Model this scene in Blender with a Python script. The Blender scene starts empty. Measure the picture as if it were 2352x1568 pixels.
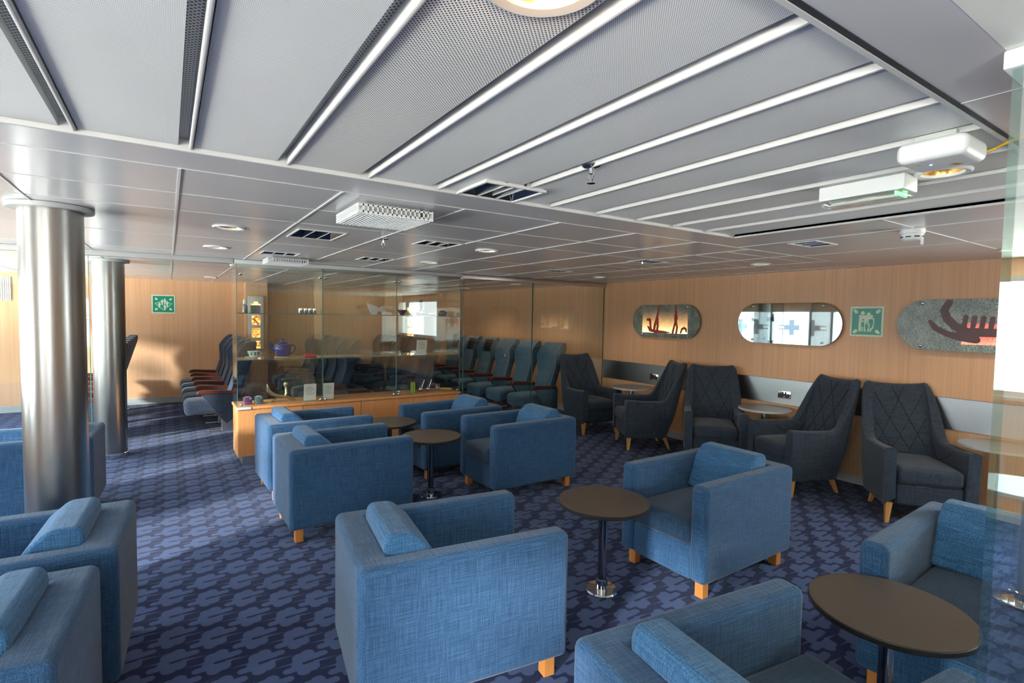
import bpy, bmesh, math, random
from math import radians as R, sin, cos, pi
from mathutils import Matrix, Vector
random.seed(7)
SC = bpy.context.scene
COL = SC.collection

# ------------------------------------------------------------------ camera
cam_d = bpy.data.cameras.new('camera')
cam = bpy.data.objects.new('camera', cam_d)
COL.objects.link(cam)
cam_d.sensor_width = 36.0
cam_d.lens = 36.0 * 1201.7 / 2352
cam_d.clip_start = 0.02
cam.matrix_world = (Matrix.Translation((0, 0, 1.65)) @ Matrix.Rotation(R(-33.3303), 4, 'Z')
                    @ Matrix.Rotation(R(87.2456), 4, 'X') @ Matrix.Rotation(R(0.9292), 4, 'Z'))
SC.camera = cam

# ------------------------------------------------------------------ exposure, world, sun
SC.view_settings.view_transform = 'Standard'
SC.view_settings.look = 'None'
SC.view_settings.gamma = 1.0
SC.view_settings.use_curve_mapping = False
SC.view_settings.exposure = 0.78
SC.cycles.use_denoising = True
SC.cycles.max_bounces = 10
SC.cycles.diffuse_bounces = 5
SC.cycles.glossy_bounces = 5
SC.cycles.transparent_max_bounces = 32
SC.cycles.sample_clamp_indirect = 6.0
SC.cycles.caustics_reflective = False
SC.cycles.caustics_refractive = False

WORLD_STRENGTH = 22.0
w = bpy.data.worlds.new('World')
SC.world = w
w.use_nodes = True
nt = w.node_tree
nt.nodes.clear()
tc = nt.nodes.new('ShaderNodeTexCoord')
sx = nt.nodes.new('ShaderNodeSeparateXYZ')
cr = nt.nodes.new('ShaderNodeValToRGB')
bg = nt.nodes.new('ShaderNodeBackground')
ow = nt.nodes.new('ShaderNodeOutputWorld')
mp = nt.nodes.new('ShaderNodeMapRange')
mp.inputs[1].default_value = -1
mp.inputs[2].default_value = 1
nt.links.new(tc.outputs['Generated'], sx.inputs[0])
nt.links.new(sx.outputs['Z'], mp.inputs[0])
nt.links.new(mp.outputs[0], cr.inputs[0])
e = cr.color_ramp.elements
e[0].position = 0.0; e[0].color = (1.9, 1.86, 1.75, 1)      # deck and sea below, made brighter than the sky to light the ceiling
e[1].position = 1.0; e[1].color = (0.50, 0.70, 1.0, 1)
for p_, c_ in ((0.39, (1.9, 1.86, 1.75)), (0.45, (0.30, 0.315, 0.33)), (0.555, (0.30, 0.32, 0.335)), (0.60, (0.85, 0.95, 1.0))):
    q = e.new(p_); q.color = (*c_, 1)
nt.links.new(cr.outputs[0], bg.inputs[0])
bg.inputs[1].default_value = WORLD_STRENGTH
nt.links.new(bg.outputs[0], ow.inputs[0])

sun_d = bpy.data.lights.new('sun', 'SUN')
sun_d.energy = 6.5
sun_d.angle = R(4)
sun_d.color = (0.97, 0.98, 1.0)
sun = bpy.data.objects.new('sun', sun_d)
COL.objects.link(sun)
AZ, EL = R(23), R(14)
sun.rotation_euler = Vector((cos(AZ) * cos(EL), sin(AZ) * cos(EL), -sin(EL))).to_track_quat('-Z', 'Y').to_euler()

ZC = 2.20          # ceiling height
XL, XR, YF, YB = -3.4, 5.85, -3.2, 11.2
WIN_L = [(-2.6, -1.5), (-0.9, 0.2), (2.5, 3.6), (4.2, 5.35), (5.95, 7.1), (7.65, 8.8), (9.3, 10.4)]
WZ0, WZ1 = 0.72, 1.95
WIN_F = [(-2.7, -1.0)]
WIN_R = (-2.0, -0.05)


def portal(name, loc, rot, sx_, sy_):
    d = bpy.data.lights.new(name, 'AREA')
    d.shape = 'RECTANGLE'
    d.size = sx_; d.size_y = sy_
    d.cycles.is_portal = True
    o = bpy.data.objects.new(name, d)
    COL.objects.link(o)
    o.location = loc
    o.rotation_euler = rot
    return o


for a, b in WIN_L:
    portal('window_daylight', (XL - 0.16, (a + b) / 2, (WZ0 + WZ1) / 2), (R(90), 0, R(-90)), b - a, WZ1 - WZ0)
for a, b in WIN_F:
    portal('window_daylight', ((a + b) / 2, YF - 0.16, (WZ0 + WZ1) / 2), (R(90), 0, 0), b - a, WZ1 - WZ0)
portal('window_daylight', (XR + 0.16, sum(WIN_R) / 2, 1.55), (R(90), 0, R(90)), WIN_R[1] - WIN_R[0], 1.0)


# ------------------------------------------------------------------ node helpers
class X:
    """a small expression wrapper around shader math sockets"""
    t = None

    def __init__(s, v): s.v = v

    @staticmethod
    def op(o, *a):
        n = X.t.nodes.new('ShaderNodeMath')
        n.operation = o
        for i, k in enumerate(a):
            k = k.v if isinstance(k, X) else k
            if isinstance(k, (int, float)): n.inputs[i].default_value = k
            else: X.t.links.new(k, n.inputs[i])
        return X(n.outputs[0])

    def __add__(s, o): return X.op('ADD', s, o)
    __radd__ = __add__
    def __sub__(s, o): return X.op('SUBTRACT', s, o)
    def __rsub__(s, o): return X.op('SUBTRACT', o, s)
    def __mul__(s, o): return X.op('MULTIPLY', s, o)
    __rmul__ = __mul__
    def __truediv__(s, o): return X.op('DIVIDE', s, o)
    def abs(s): return X.op('ABSOLUTE', s)
    def min(s, o): return X.op('MINIMUM', s, o)
    def max(s, o): return X.op('MAXIMUM', s, o)
    def smin(s, o, k): return X.op('SMOOTH_MIN', s, o, k)
    def sqrt(s): return X.op('SQRT', s)
    def lt(s, o): return X.op('LESS_THAN', s, o)
    def gt(s, o): return X.op('GREATER_THAN', s, o)
    def floor(s): return X.op('FLOOR', s)
    def pp(s, p): return X.op('PINGPONG', s, p)
    def wrap(s, a, b): return X.op('WRAP', s, b, a)

    def step(s, a, b):
        n = X.t.nodes.new('ShaderNodeMapRange')
        n.interpolation_type = 'SMOOTHSTEP'
        X.t.links.new(s.v, n.inputs[0])
        n.inputs[1].default_value = a; n.inputs[2].default_value = b
        return X(n.outputs[0])


def length(x, y): return (x * x + y * y).sqrt()


def new_mat(name):
    m = bpy.data.materials.new(name)
    m.use_nodes = True
    X.t = m.node_tree
    return m, m.node_tree, m.node_tree.nodes['Principled BSDF']


def coords(kind='Object'):
    n = X.t.nodes.new('ShaderNodeTexCoord')
    s = X.t.nodes.new('ShaderNodeSeparateXYZ')
    X.t.links.new(n.outputs[kind], s.inputs[0])
    return X(s.outputs[0]), X(s.outputs[1]), X(s.outputs[2])


def vec(x, y, z):
    n = X.t.nodes.new('ShaderNodeCombineXYZ')
    for i, k in enumerate((x, y, z)):
        if isinstance(k, X): X.t.links.new(k.v, n.inputs[i])
        else: n.inputs[i].default_value = k
    return n.outputs[0]


def noise(v, scale=1.0, detail=2.0, rough=0.5):
    n = X.t.nodes.new('ShaderNodeTexNoise')
    X.t.links.new(v, n.inputs['Vector'])
    n.inputs['Scale'].default_value = scale
    n.inputs['Detail'].default_value = detail
    n.inputs['Roughness'].default_value = rough
    return X(n.outputs[0])


def ramp(f, *stops):
    n = X.t.nodes.new('ShaderNodeValToRGB')
    X.t.links.new(f.v, n.inputs[0])
    e = n.color_ramp.elements
    while len(e) < len(stops): e.new(0.5)
    for k, (p, c) in zip(e, stops):
        k.position = p; k.color = (*c, 1)
    return n.outputs[0]


def mixc(f, a, b):
    n = X.t.nodes.new('ShaderNodeMix')
    n.data_type = 'RGBA'
    if isinstance(f, X): X.t.links.new(f.v, n.inputs[0])
    else: n.inputs[0].default_value = f
    for i, k in ((6, a), (7, b)):
        if isinstance(k, tuple): n.inputs[i].default_value = (*k, 1)
        else: X.t.links.new(k, n.inputs[i])
    return n.outputs[2]


def setp(p, base=None, rough=None, metal=None, spec=None, **kw):
    def put(k, v):
        if isinstance(v, tuple): p.inputs[k].default_value = (*v, 1)
        elif isinstance(v, X): X.t.links.new(v.v, p.inputs[k])
        elif isinstance(v, (int, float)): p.inputs[k].default_value = v
        else: X.t.links.new(v, p.inputs[k])
    if base is not None: put('Base Color', base)
    if rough is not None: put('Roughness', rough)
    if metal is not None: put('Metallic', metal)
    if spec is not None: put('Specular IOR Level', spec)
    for k, v in kw.items(): put(k.replace('_', ' '), v)


def bump(h, strength=0.3, dist=0.002):
    n = X.t.nodes.new('ShaderNodeBump')
    X.t.links.new(h.v, n.inputs['Height'])
    n.inputs['Strength'].default_value = strength
    n.inputs['Distance'].default_value = dist
    return n.outputs[0]


def plain(name, base, rough=0.5, metal=0.0, spec=0.5, var=0.06, scale=9.0, **kw):
    m, t, p = new_mat(name)
    x, y, z = coords()
    n = noise(vec(x, y, z), scale, 3)
    lo = tuple(c * (1 - var) for c in base); hi = tuple(min(1, c * (1 + var)) for c in base)
    setp(p, ramp(n, (0.3, lo), (0.7, hi)), rough, metal, spec, **kw)
    return m


def fabric(name, dark, mid, light, sc=1.0, sheen=0.15):
    m, t, p = new_mat(name)
    x, y, z = coords()
    s, l = 260.0 * sc, 9.0 * sc
    a = noise(vec(x * s, y * s, z * l), 1, 1)
    b = noise(vec(x * l, y * s, z * s), 1, 1)
    c = noise(vec(x * s, y * l, z * s), 1, 1)
    f = (a + b + c) / 3.0
    setp(p, ramp(f, (0.36, dark), (0.50, mid), (0.64, light)), 0.9, 0, 0.25, Normal=bump(f, 0.35, 0.002))
    p.inputs['Sheen Weight'].default_value = sheen
    p.inputs['Sheen Roughness'].default_value = 0.5
    return m


def wood(name, a, b, rough=0.42, sx_=90.0, sz=1.4, axis='z'):
    m, t, p = new_mat(name)
    x, y, z = coords()
    k = dict(z=(x * sx_, y * sx_, z * sz), x=(x * sz, y * sx_, z * sx_), y=(x * sx_, y * sz, z * sx_))[axis]
    f = noise(vec(*k), 1, 4, 0.6)
    g = noise(vec(*[i * 0.22 for i in k]), 1, 2)
    f = f * 0.6 + g * 0.4
    setp(p, ramp(f, (0.32, a), (0.68, b)), rough, 0, 0.4)
    return m


def arch_glass(name, tint=(0.93, 0.97, 0.95), boost=1.0):
    m, t, p = new_mat(name)
    t.nodes.remove(p)
    out = t.nodes['Material Output']
    g = t.nodes.new('ShaderNodeNewGeometry')
    ior = X(g.outputs['Backfacing']) * (1 / 1.52 - 1.52) + 1.52
    fr = t.nodes.new('ShaderNodeFresnel')
    t.links.new(ior.v, fr.inputs['IOR'])
    f = (X(fr.outputs[0]) * boost).min(1.0)
    tr = t.nodes.new('ShaderNodeBsdfTransparent'); tr.inputs[0].default_value = (*tint, 1)
    gl = t.nodes.new('ShaderNodeBsdfGlossy'); gl.inputs['Roughness'].default_value = 0.0
    gl.inputs['Color'].default_value = (0.95, 1, 0.98, 1)
    mx = t.nodes.new('ShaderNodeMixShader')
    t.links.new(f.v, mx.inputs[0]); t.links.new(tr.outputs[0], mx.inputs[1]); t.links.new(gl.outputs[0], mx.inputs[2])
    t.links.new(mx.outputs[0], out.inputs[0])
    return m


def emit(name, col, strength):
    m, t, p = new_mat(name)
    setp(p, (0.8, 0.8, 0.8), 0.4)
    p.inputs['Emission Color'].default_value = (*col, 1)
    p.inputs['Emission Strength'].default_value = strength
    return m


# ------------------------------------------------------------------ materials
def carpet_mat():
    m, t, p = new_mat('carpet')
    x, y, z = coords()

    def motif(dx, dy):
        u = (x + dx).wrap(-0.175, 0.175)
        v = (y + dy).wrap(-0.11, 0.11)
        cap = lambda cx_, cy_, hl, r: length(((u - cx_).abs() - hl).max(0.0), v - cy_) - r
        dot = lambda cx_, cy_, r: length(u - cx_, v - cy_) - r
        body = cap(0.0, 0.0, 0.008, 0.056)
        bumps = dot(0.018, 0.060, 0.032).min(dot(-0.022, 0.050, 0.030)).min(dot(-0.018, -0.060, 0.032)).min(dot(0.022, -0.050, 0.030))
        right = cap(0.060, 0.027, 0.026, 0.020)
        left = cap(-0.060, -0.027, 0.026, 0.020)
        d = body.smin(bumps, 0.012).smin(right, 0.012).smin(left, 0.012)
        slot = cap(0.042, -0.006, 0.050, 0.0095)
        d = d.max(0.0 - slot)
        sp = length(((u - 0.085).abs() - 0.045).max(0.0), v + 0.024 + (u - 0.1) * 0.10) - (0.135 - u) * 0.09
        sp2 = length(((u + 0.085).abs() - 0.045).max(0.0), v - 0.022 + (u + 0.1) * 0.10) - (0.135 + u) * 0.07
        return d.min(sp).min(sp2)
    d = motif(0, 0).min(motif(0.175, 0.11))
    f = d.step(-0.003, 0.003)
    pile = noise(vec(x, y, z), 420, 2)
    wear = noise(vec(x, y, z), 1.6, 3)
    light = ramp(pile, (0.3, (0.032, 0.057, 0.138)), (0.7, (0.070, 0.108, 0.243)))
    dark = ramp(pile, (0.3, (0.002, 0.006, 0.036)), (0.7, (0.005, 0.014, 0.075)))
    c = mixc(f, light, dark)
    c = mixc(wear.step(0.35, 0.75) * 0.12, c, (0.06, 0.07, 0.12))
    setp(p, c, 0.95, 0, 0.1, Normal=bump(pile, 0.5, 0.004))
    p.inputs['Sheen Weight'].default_value = 0.1
    return m


def perf_mat(name, pitch, rad, base=(0.88, 0.89, 0.88)):
    m, t, p = new_mat(name)
    x, y, z = coords()
    h = pitch / 2
    d1 = length(x.wrap(-h, h), y.wrap(-h, h))
    d = d1.min(length((x + h).wrap(-h, h), (y + h).wrap(-h, h)))
    f = d.step(rad * 0.75, rad * 1.2)
    n = noise(vec(x * 2.2, y * 1.1, z), 1.5, 3)
    b = ramp(n, (0.3, tuple(c * 0.93 for c in base)), (0.7, base))
    setp(p, mixc(f, (0.05, 0.05, 0.055), b), 0.42, 0.0, 0.5)
    return m


def brushed(name, base=(0.62, 0.63, 0.64), rough=0.28, axis='z', aniso=0.6):
    m, t, p = new_mat(name)
    x, y, z = coords()
    k = dict(z=(x * 6, y * 6, z * 500), y=(x * 500, y * 5, z * 500))[axis]
    n = noise(vec(*k), 1, 2)
    setp(p, ramp(n, (0.3, tuple(c * 0.97 for c in base)), (0.7, base)), n * 0.02 + rough, 1.0)
    return m


MAT = {}
MAT['carpet'] = carpet_mat()
MAT['perf_fine'] = perf_mat('perforated_panel_fine', 0.0056, 0.00092)
MAT['perf_coarse'] = perf_mat('perforated_panel_coarse', 0.0098, 0.0021, (0.88, 0.88, 0.85))
MAT['perf_slot'] = perf_mat('perforated_slot', 0.013, 0.0030, (0.55, 0.56, 0.56))
MAT['ceil_smooth'] = plain('smooth_ceiling_panel', (0.68, 0.69, 0.71), 0.24, 0.25, 0.5, 0.04, 1.2)
MAT['ceil_cream'] = plain('cream_ceiling_panel', (0.72, 0.74, 0.68), 0.5, 0, 0.5, 0.02)
MAT['white_bar'] = plain('white_enamel_bar', (0.58, 0.58, 0.57), 0.5, 0, 0.5, 0.02)
MAT['white'] = plain('white_plastic', (0.80, 0.82, 0.82), 0.35, 0, 0.5, 0.015)
MAT['dark_gap'] = plain('dark_gap', (0.03, 0.03, 0.035), 0.6)
MAT['wall_wood'] = wood('beech_veneer_wall', (0.68, 0.375, 0.195), (0.83, 0.505, 0.295), 0.38, 110.0, 1.1)
MAT['beech'] = wood('beech_cabinet', (0.56, 0.24, 0.085), (0.70, 0.33, 0.125), 0.4, 60.0, 2.0)
MAT['leg_wood'] = wood('beech_leg', (0.42, 0.15, 0.035), (0.54, 0.21, 0.055), 0.4, 60.0, 3.0)
MAT['oak_leg'] = wood('golden_oak_leg', (0.62, 0.30, 0.08), (0.78, 0.42, 0.13), 0.4, 60.0, 3.0)
MAT['blue'] = fabric('blue_woven_fabric', (0.0092, 0.0352, 0.0864), (0.0197, 0.0648, 0.1414), (0.0475, 0.1162, 0.2160))
MAT['blue_top_lit'] = fabric('top_lit_blue_woven_fabric', (0.0150, 0.0620, 0.1485), (0.0333, 0.1154, 0.2425), (0.0732, 0.1907, 0.3415))  # lighter copy of the blue weave; light from above put into the colour
MAT['seat_blue'] = fabric('blue_grey_seat_fabric', (0.0088, 0.0241, 0.0524), (0.0170, 0.0442, 0.0883), (0.0302, 0.0703, 0.1272))
MAT['slate'] = fabric('slate_tweed_fabric', (0.0138, 0.0230, 0.0379), (0.0299, 0.0437, 0.0667), (0.0552, 0.0736, 0.1012), 0.8)
MAT['seam'] = plain('dark_stitching', (0.012, 0.016, 0.024), 0.9)
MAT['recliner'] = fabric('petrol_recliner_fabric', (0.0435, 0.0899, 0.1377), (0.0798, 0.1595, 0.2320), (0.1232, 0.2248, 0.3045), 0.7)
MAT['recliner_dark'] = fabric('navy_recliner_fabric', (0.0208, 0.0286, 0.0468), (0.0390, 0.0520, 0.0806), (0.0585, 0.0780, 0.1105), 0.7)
MAT['leather'] = plain('black_leather', (0.025, 0.022, 0.022), 0.42, 0, 0.4, 0.2, 60)
MAT['mahogany'] = wood('mahogany_armrest', (0.075, 0.018, 0.012), (0.15, 0.040, 0.025), 0.3, 50, 3, 'x')
MAT['steel'] = brushed('brushed_steel_column', (0.36, 0.365, 0.355), 0.27)
MAT['steel_band'] = brushed('brushed_steel_band', (0.50, 0.52, 0.53), 0.3, 'y')
MAT['chrome'] = plain('chrome', (0.72, 0.72, 0.72), 0.08, 1.0, 0.5, 0.02)
MAT['satin'] = plain('satin_metal', (0.55, 0.55, 0.56), 0.3, 1.0, 0.5, 0.04)
MAT['gunmetal'] = plain('dark_chrome', (0.30, 0.31, 0.34), 0.14, 1.0, 0.5, 0.04)
MAT['black_gloss'] = plain('black_gloss', (0.015, 0.015, 0.018), 0.12, 0, 0.5)
MAT['black'] = plain('black_matt', (0.02, 0.02, 0.022), 0.5)
MAT['wenge'] = plain('brown_laminate', (0.075, 0.058, 0.045), 0.42, 0, 0.5, 0.25, 220)
MAT['black_edge'] = plain('black_table_edge', (0.018, 0.015, 0.014), 0.35)
MAT['grey_top'] = plain('grey_laminate', (0.23, 0.225, 0.215), 0.36, 0, 0.5, 0.1, 160)
MAT['grey_edge'] = plain('pale_table_edge', (0.55, 0.58, 0.58), 0.35)
MAT['glass'] = arch_glass('clear_glass', (0.965, 0.985, 0.975))
MAT['green_glass'] = arch_glass('green_edged_glass', (0.94, 0.978, 0.96))
MAT['glass_edge'] = plain('polished_glass_edge', (0.10, 0.22, 0.20), 0.1, 0, 0.6)
MAT['mirror'] = plain('mirror', (0.25, 0.29, 0.31), 0.015, 1.0, 0.5, 0.0)
MAT['grey_base'] = plain('grey_baseboard', (0.50, 0.52, 0.50), 0.5)
MAT['paper'] = plain('printed_paper', (0.78, 0.80, 0.78), 0.6)
MAT['ink'] = plain('grey_print', (0.35, 0.37, 0.38), 0.7)
MAT['green'] = plain('sign_green', (0.0, 0.30, 0.17), 0.3)
MAT['sign_pale'] = plain('photoluminescent_pale', (0.72, 0.86, 0.66), 0.35)
MAT['decal'] = arch_glass('grey_window_decal', (0.42, 0.46, 0.49), 0.3)
MAT['screen_edge'] = arch_glass('tinted_glass_edge', (0.84, 0.92, 0.90))
MAT['cobalt'] = plain('cobalt_glaze', (0.015, 0.022, 0.22), 0.1, 0, 0.6)
MAT['pine'] = plain('pale_wood', (0.62, 0.40, 0.16), 0.5)
MAT['china'] = plain('white_china', (0.78, 0.80, 0.76), 0.2)
MAT['leaf'] = plain('leaf_print', (0.03, 0.14, 0.05), 0.3)
MAT['red_glass'] = plain('red_glass', (0.50, 0.02, 0.03), 0.08, 0, 0.7)
MAT['purple_glass'] = plain('purple_glass', (0.14, 0.06, 0.16), 0.06, 0, 0.7)
MAT['smoke_glass'] = plain('smoke_glass', (0.10, 0.15, 0.18), 0.06, 0, 0.7)
MAT['gold'] = plain('gold_metal', (0.75, 0.52, 0.08), 0.18, 1.0)
MAT['brass'] = plain('pale_brass', (0.48, 0.42, 0.28), 0.3, 1.0)
MAT['lime'] = plain('lime_green', (0.30, 0.45, 0.06), 0.4)
MAT['violet'] = plain('violet_glaze', (0.07, 0.05, 0.13), 0.2)
MAT['oxide'] = plain('oxide_red_print', (0.42, 0.055, 0.03), 0.5)
MAT['oxide_dark'] = plain('dark_red_print', (0.085, 0.030, 0.032), 0.4)
MAT['amber'] = emit('amber_light', (1.0, 0.42, 0.08), 2.2)
MAT['lamp'] = emit('warm_lamp', (1.0, 0.55, 0.16), 1.5)
MAT['lamp_far'] = emit('warm_halogen', (1.0, 0.74, 0.46), 2.2)
MAT['led_blue'] = emit('blue_indicator', (0.1, 0.25, 1.0), 6.0)
MAT['led_green'] = emit('green_indicator', (0.05, 1.0, 0.2), 0.9)
MAT['reflector'] = plain('gold_reflector', (0.95, 0.60, 0.20), 0.22, 1.0)
MAT['yellow'] = plain('yellow_cable', (0.75, 0.45, 0.02), 0.4)
MAT['taupe'] = plain('outer_hull', (0.4, 0.42, 0.44), 0.7)


def amber_picture():
    m, t, p = new_mat('backlit_amber_picture')
    x, y, z = coords()
    n = noise(vec(x, y, z), 22, 4)
    c = ramp(n, (0.38, (0.05, 0.012, 0.002)), (0.5, (0.95, 0.30, 0.03)), (0.64, (1.0, 0.72, 0.30)))
    setp(p, (0.3, 0.15, 0.05), 0.3)
    X.t.links.new(c, p.inputs['Emission Color'])
    p.inputs['Emission Strength'].default_value = 1.1
    return m


def etched(name, warm, glow):
    """speckled etched glass over mirror; the panel's own strip lamp shows through the lower half"""
    m, t, p = new_mat(name)
    x, y, z = coords()
    n = noise(vec(x, y, z), 70, 4, 0.8)
    big = noise(vec(x, y, z), 9, 3)
    k = (n * 0.75 + big * 0.25)
    c = ramp(k, (0.40, (0.03, 0.05, 0.048)), (0.52, (0.17, 0.215, 0.18)), (0.66, (0.46, 0.50, 0.36)))
    setp(p, c, 0.22, 0.0)
    g = (z + 0.15) / 0.34                       # local height for the fade of the painted glow
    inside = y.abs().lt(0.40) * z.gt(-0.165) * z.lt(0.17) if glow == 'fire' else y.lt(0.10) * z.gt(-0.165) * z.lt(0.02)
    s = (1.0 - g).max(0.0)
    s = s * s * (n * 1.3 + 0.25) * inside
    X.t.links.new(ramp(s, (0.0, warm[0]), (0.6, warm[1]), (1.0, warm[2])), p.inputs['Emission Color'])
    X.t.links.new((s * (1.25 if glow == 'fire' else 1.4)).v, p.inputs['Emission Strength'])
    return m


MAT['amber_picture'] = amber_picture()
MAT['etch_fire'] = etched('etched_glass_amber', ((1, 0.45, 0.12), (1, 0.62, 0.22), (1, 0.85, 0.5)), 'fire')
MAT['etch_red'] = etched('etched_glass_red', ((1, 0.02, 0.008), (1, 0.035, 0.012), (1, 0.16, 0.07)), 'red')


# ------------------------------------------------------------------ mesh helpers
def box(bm, x0, x1, y0, y1, z0, z1, m=None):
    v = [bm.verts.new((x, y, z)) for z in (z0, z1) for y in (y0, y1) for x in (x0, x1)]
    if m is not None:
        for k in v: k.co = m @ k.co
    for f in ((0, 2, 3, 1), (4, 5, 7, 6), (0, 1, 5, 4), (2, 6, 7, 3), (0, 4, 6, 2), (1, 3, 7, 5)):
        bm.faces.new([v[i] for i in f])
    return v


def bevel(bm, w, seg=3, ang=30):
    bmesh.ops.recalc_face_normals(bm, faces=bm.faces)
    bm.normal_update()
    ed = [e for e in bm.edges if len(e.link_faces) == 2 and e.calc_face_angle(0) > R(ang)]
    bmesh.ops.bevel(bm, geom=ed, offset=w, offset_type='OFFSET', segments=seg, profile=0.5, affect='EDGES', clamp_overlap=True)


def grid(bm, pts, close_u=False, close_v=False, cap=False):
    """pts[i][j] -> quads"""
    V = [[bm.verts.new(p) for p in row] for row in pts]
    nu, nv = len(V), len(V[0])
    for i in range(nu - (0 if close_u else 1)):
        for j in range(nv - (0 if close_v else 1)):
            a, b, c, d = V[i][j], V[(i + 1) % nu][j], V[(i + 1) % nu][(j + 1) % nv], V[i][(j + 1) % nv]
            q = []
            for k in (a, b, c, d):
                if k not in q: q.append(k)
            try: bm.faces.new(q)
            except ValueError: pass
    if cap:
        for row in (V[0], V[-1]):
            try: bm.faces.new(row)
            except ValueError: pass
    return V


def lathe(bm, prof, n=32, c=(0, 0, 0), cap=True):
    rows = [[(c[0] + r * cos(2 * pi * i / n), c[1] + r * sin(2 * pi * i / n), c[2] + z) for i in range(n)] for r, z in prof]
    grid(bm, rows, close_v=True, cap=cap)


def tube(bm, pts, r, n=8, closed=False):
    P = [Vector(p) for p in pts]
    rs = r if isinstance(r, (list, tuple)) else [r] * len(P)
    rows = []
    up = None
    for i, p in enumerate(P):
        if closed: d = P[(i + 1) % len(P)] - P[i - 1]
        else: d = P[min(i + 1, len(P) - 1)] - P[max(i - 1, 0)]
        d.normalize()
        if up is None:
            up = Vector((0, 0, 1)) if abs(d.z) < 0.9 else Vector((1, 0, 0))
        a = d.cross(up).normalized()
        b = a.cross(d).normalized()
        up = b
        rows.append([tuple(p + rs[i] * (a * cos(2 * pi * k / n) + b * sin(2 * pi * k / n))) for k in range(n)])
    grid(bm, rows, close_u=closed, close_v=True, cap=not closed)


def prism(bm, poly, h0, h1, plane='xy'):
    """extrude a polygon; plane xy -> z, xz -> y, yz -> x"""
    def pt(a, b, h): return dict(xy=(a, b, h), xz=(a, h, b), yz=(h, a, b))[plane]
    A = [bm.verts.new(pt(*p, h0)) for p in poly]
    B = [bm.verts.new(pt(*p, h1)) for p in poly]
    n = len(poly)
    bm.faces.new(A); bm.faces.new(B)
    for i in range(n): bm.faces.new((A[i], A[(i + 1) % n], B[(i + 1) % n], B[i]))


def cushion(bm, x0, x1, y0, y1, z0, z1, r=0.035, crown=0.0, n=10):
    cx, cy, cz = (x0 + x1) / 2, (y0 + y1) / 2, (z0 + z1) / 2
    hx, hy, hz = (x1 - x0) / 2, (y1 - y0) / 2, (z1 - z0) / 2
    r = min(r, hx * .98, hy * .98, hz * .98)
    vm = {}
    def P(u, v, w):
        key = (round(u, 5), round(v, 5), round(w, 5))
        if key in vm: return vm[key]
        p = Vector((u * hx, v * hy, w * hz))
        q = Vector((max(-hx + r, min(hx - r, p.x)), max(-hy + r, min(hy - r, p.y)), max(-hz + r, min(hz - r, p.z))))
        d = p - q
        if d.length > 1e-9: p = q + d.normalized() * r
        if crown and w > 0: p.z += crown * cos(u * pi / 2) * cos(v * pi / 2)
        vm[key] = bm.verts.new((p.x + cx, p.y + cy, p.z + cz))
        return vm[key]
    # denser near the edges so that the rounding is smooth
    s = sorted(set([-1, -0.985, -0.95, -0.9] + [i / (n / 2) * 0.84 for i in range(-n // 2, n // 2 + 1)] + [0.9, 0.95, 0.985, 1]))
    for ax in range(3):
        for sg in (-1, 1):
            for i in range(len(s) - 1):
                for j in range(len(s) - 1):
                    q = []
                    for a, b in ((s[i], s[j]), (s[i + 1], s[j]), (s[i + 1], s[j + 1]), (s[i], s[j + 1])):
                        k = [a, b]; k.insert(ax, sg)
                        v = P(*k)
                        if v not in q: q.append(v)
                    if len(q) > 2:
                        try: bm.faces.new(q)
                        except ValueError: pass


def rect_hole(bm, x0, x1, y0, y1, z, cx, cy, r, n=48):
    """flat rectangle with a round hole"""
    inner, outer = [], []
    for i in range(n):
        a = 2 * pi * i / n + pi / 4
        dx, dy = cos(a), sin(a)
        inner.append((cx + r * dx, cy + r * dy, z))
        t = min(((x1 - cx) / dx if dx > 1e-9 else (x0 - cx) / dx if dx < -1e-9 else 9e9),
                ((y1 - cy) / dy if dy > 1e-9 else (y0 - cy) / dy if dy < -1e-9 else 9e9))
        outer.append((cx + t * dx, cy + t * dy, z))
    grid(bm, [inner, outer], close_v=True)
    # corners
    for X_, Y_ in ((x0, y0), (x0, y1), (x1, y0), (x1, y1)):
        best = sorted(outer, key=lambda p: (p[0] - X_) ** 2 + (p[1] - Y_) ** 2)[:2]
        if (best[0][0] - X_) ** 2 + (best[0][1] - Y_) ** 2 > 1e-8:
            bm.faces.new([bm.verts.new(p) for p in ((X_, Y_, z), best[0], best[1])])


def quad(bm, x0, x1, y0, y1, z):
    bm.faces.new([bm.verts.new(p) for p in ((x0, y0, z), (x1, y0, z), (x1, y1, z), (x0, y1, z))])


def BM(): return bmesh.new()


def obj(name, bm, mat, parent=None, smooth=True, kind=None, label=None, loc=None, ang=35, wn=False):
    bmesh.ops.recalc_face_normals(bm, faces=bm.faces)
    me = bpy.data.meshes.new(name)
    bm.to_mesh(me); bm.free()
    me.materials.append(MAT[mat] if isinstance(mat, str) else mat)
    if smooth:
        for p in me.polygons: p.use_smooth = True
        me.set_sharp_from_angle(angle=R(ang))
    o = bpy.data.objects.new(name, me)
    COL.objects.link(o)
    if parent: o.parent = parent
    if loc: o.location = loc
    if kind: o['kind'] = kind
    if label: o['label'] = label
    if wn:
        md = o.modifiers.new('normals', 'WEIGHTED_NORMAL'); md.keep_sharp = True
    return o


def tag(o, label, cat, group=None):
    o['label'] = label; o['category'] = cat
    if group: o['group'] = group
    return o


def thing(name, label, cat, loc=(0, 0, 0), rz=0.0, group=None):
    o = bpy.data.objects.new(name, None)
    COL.objects.link(o)
    o.empty_display_size = 0.1
    o.location = loc; o.rotation_euler = (0, 0, rz)
    return tag(o, label, cat, group)


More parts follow.
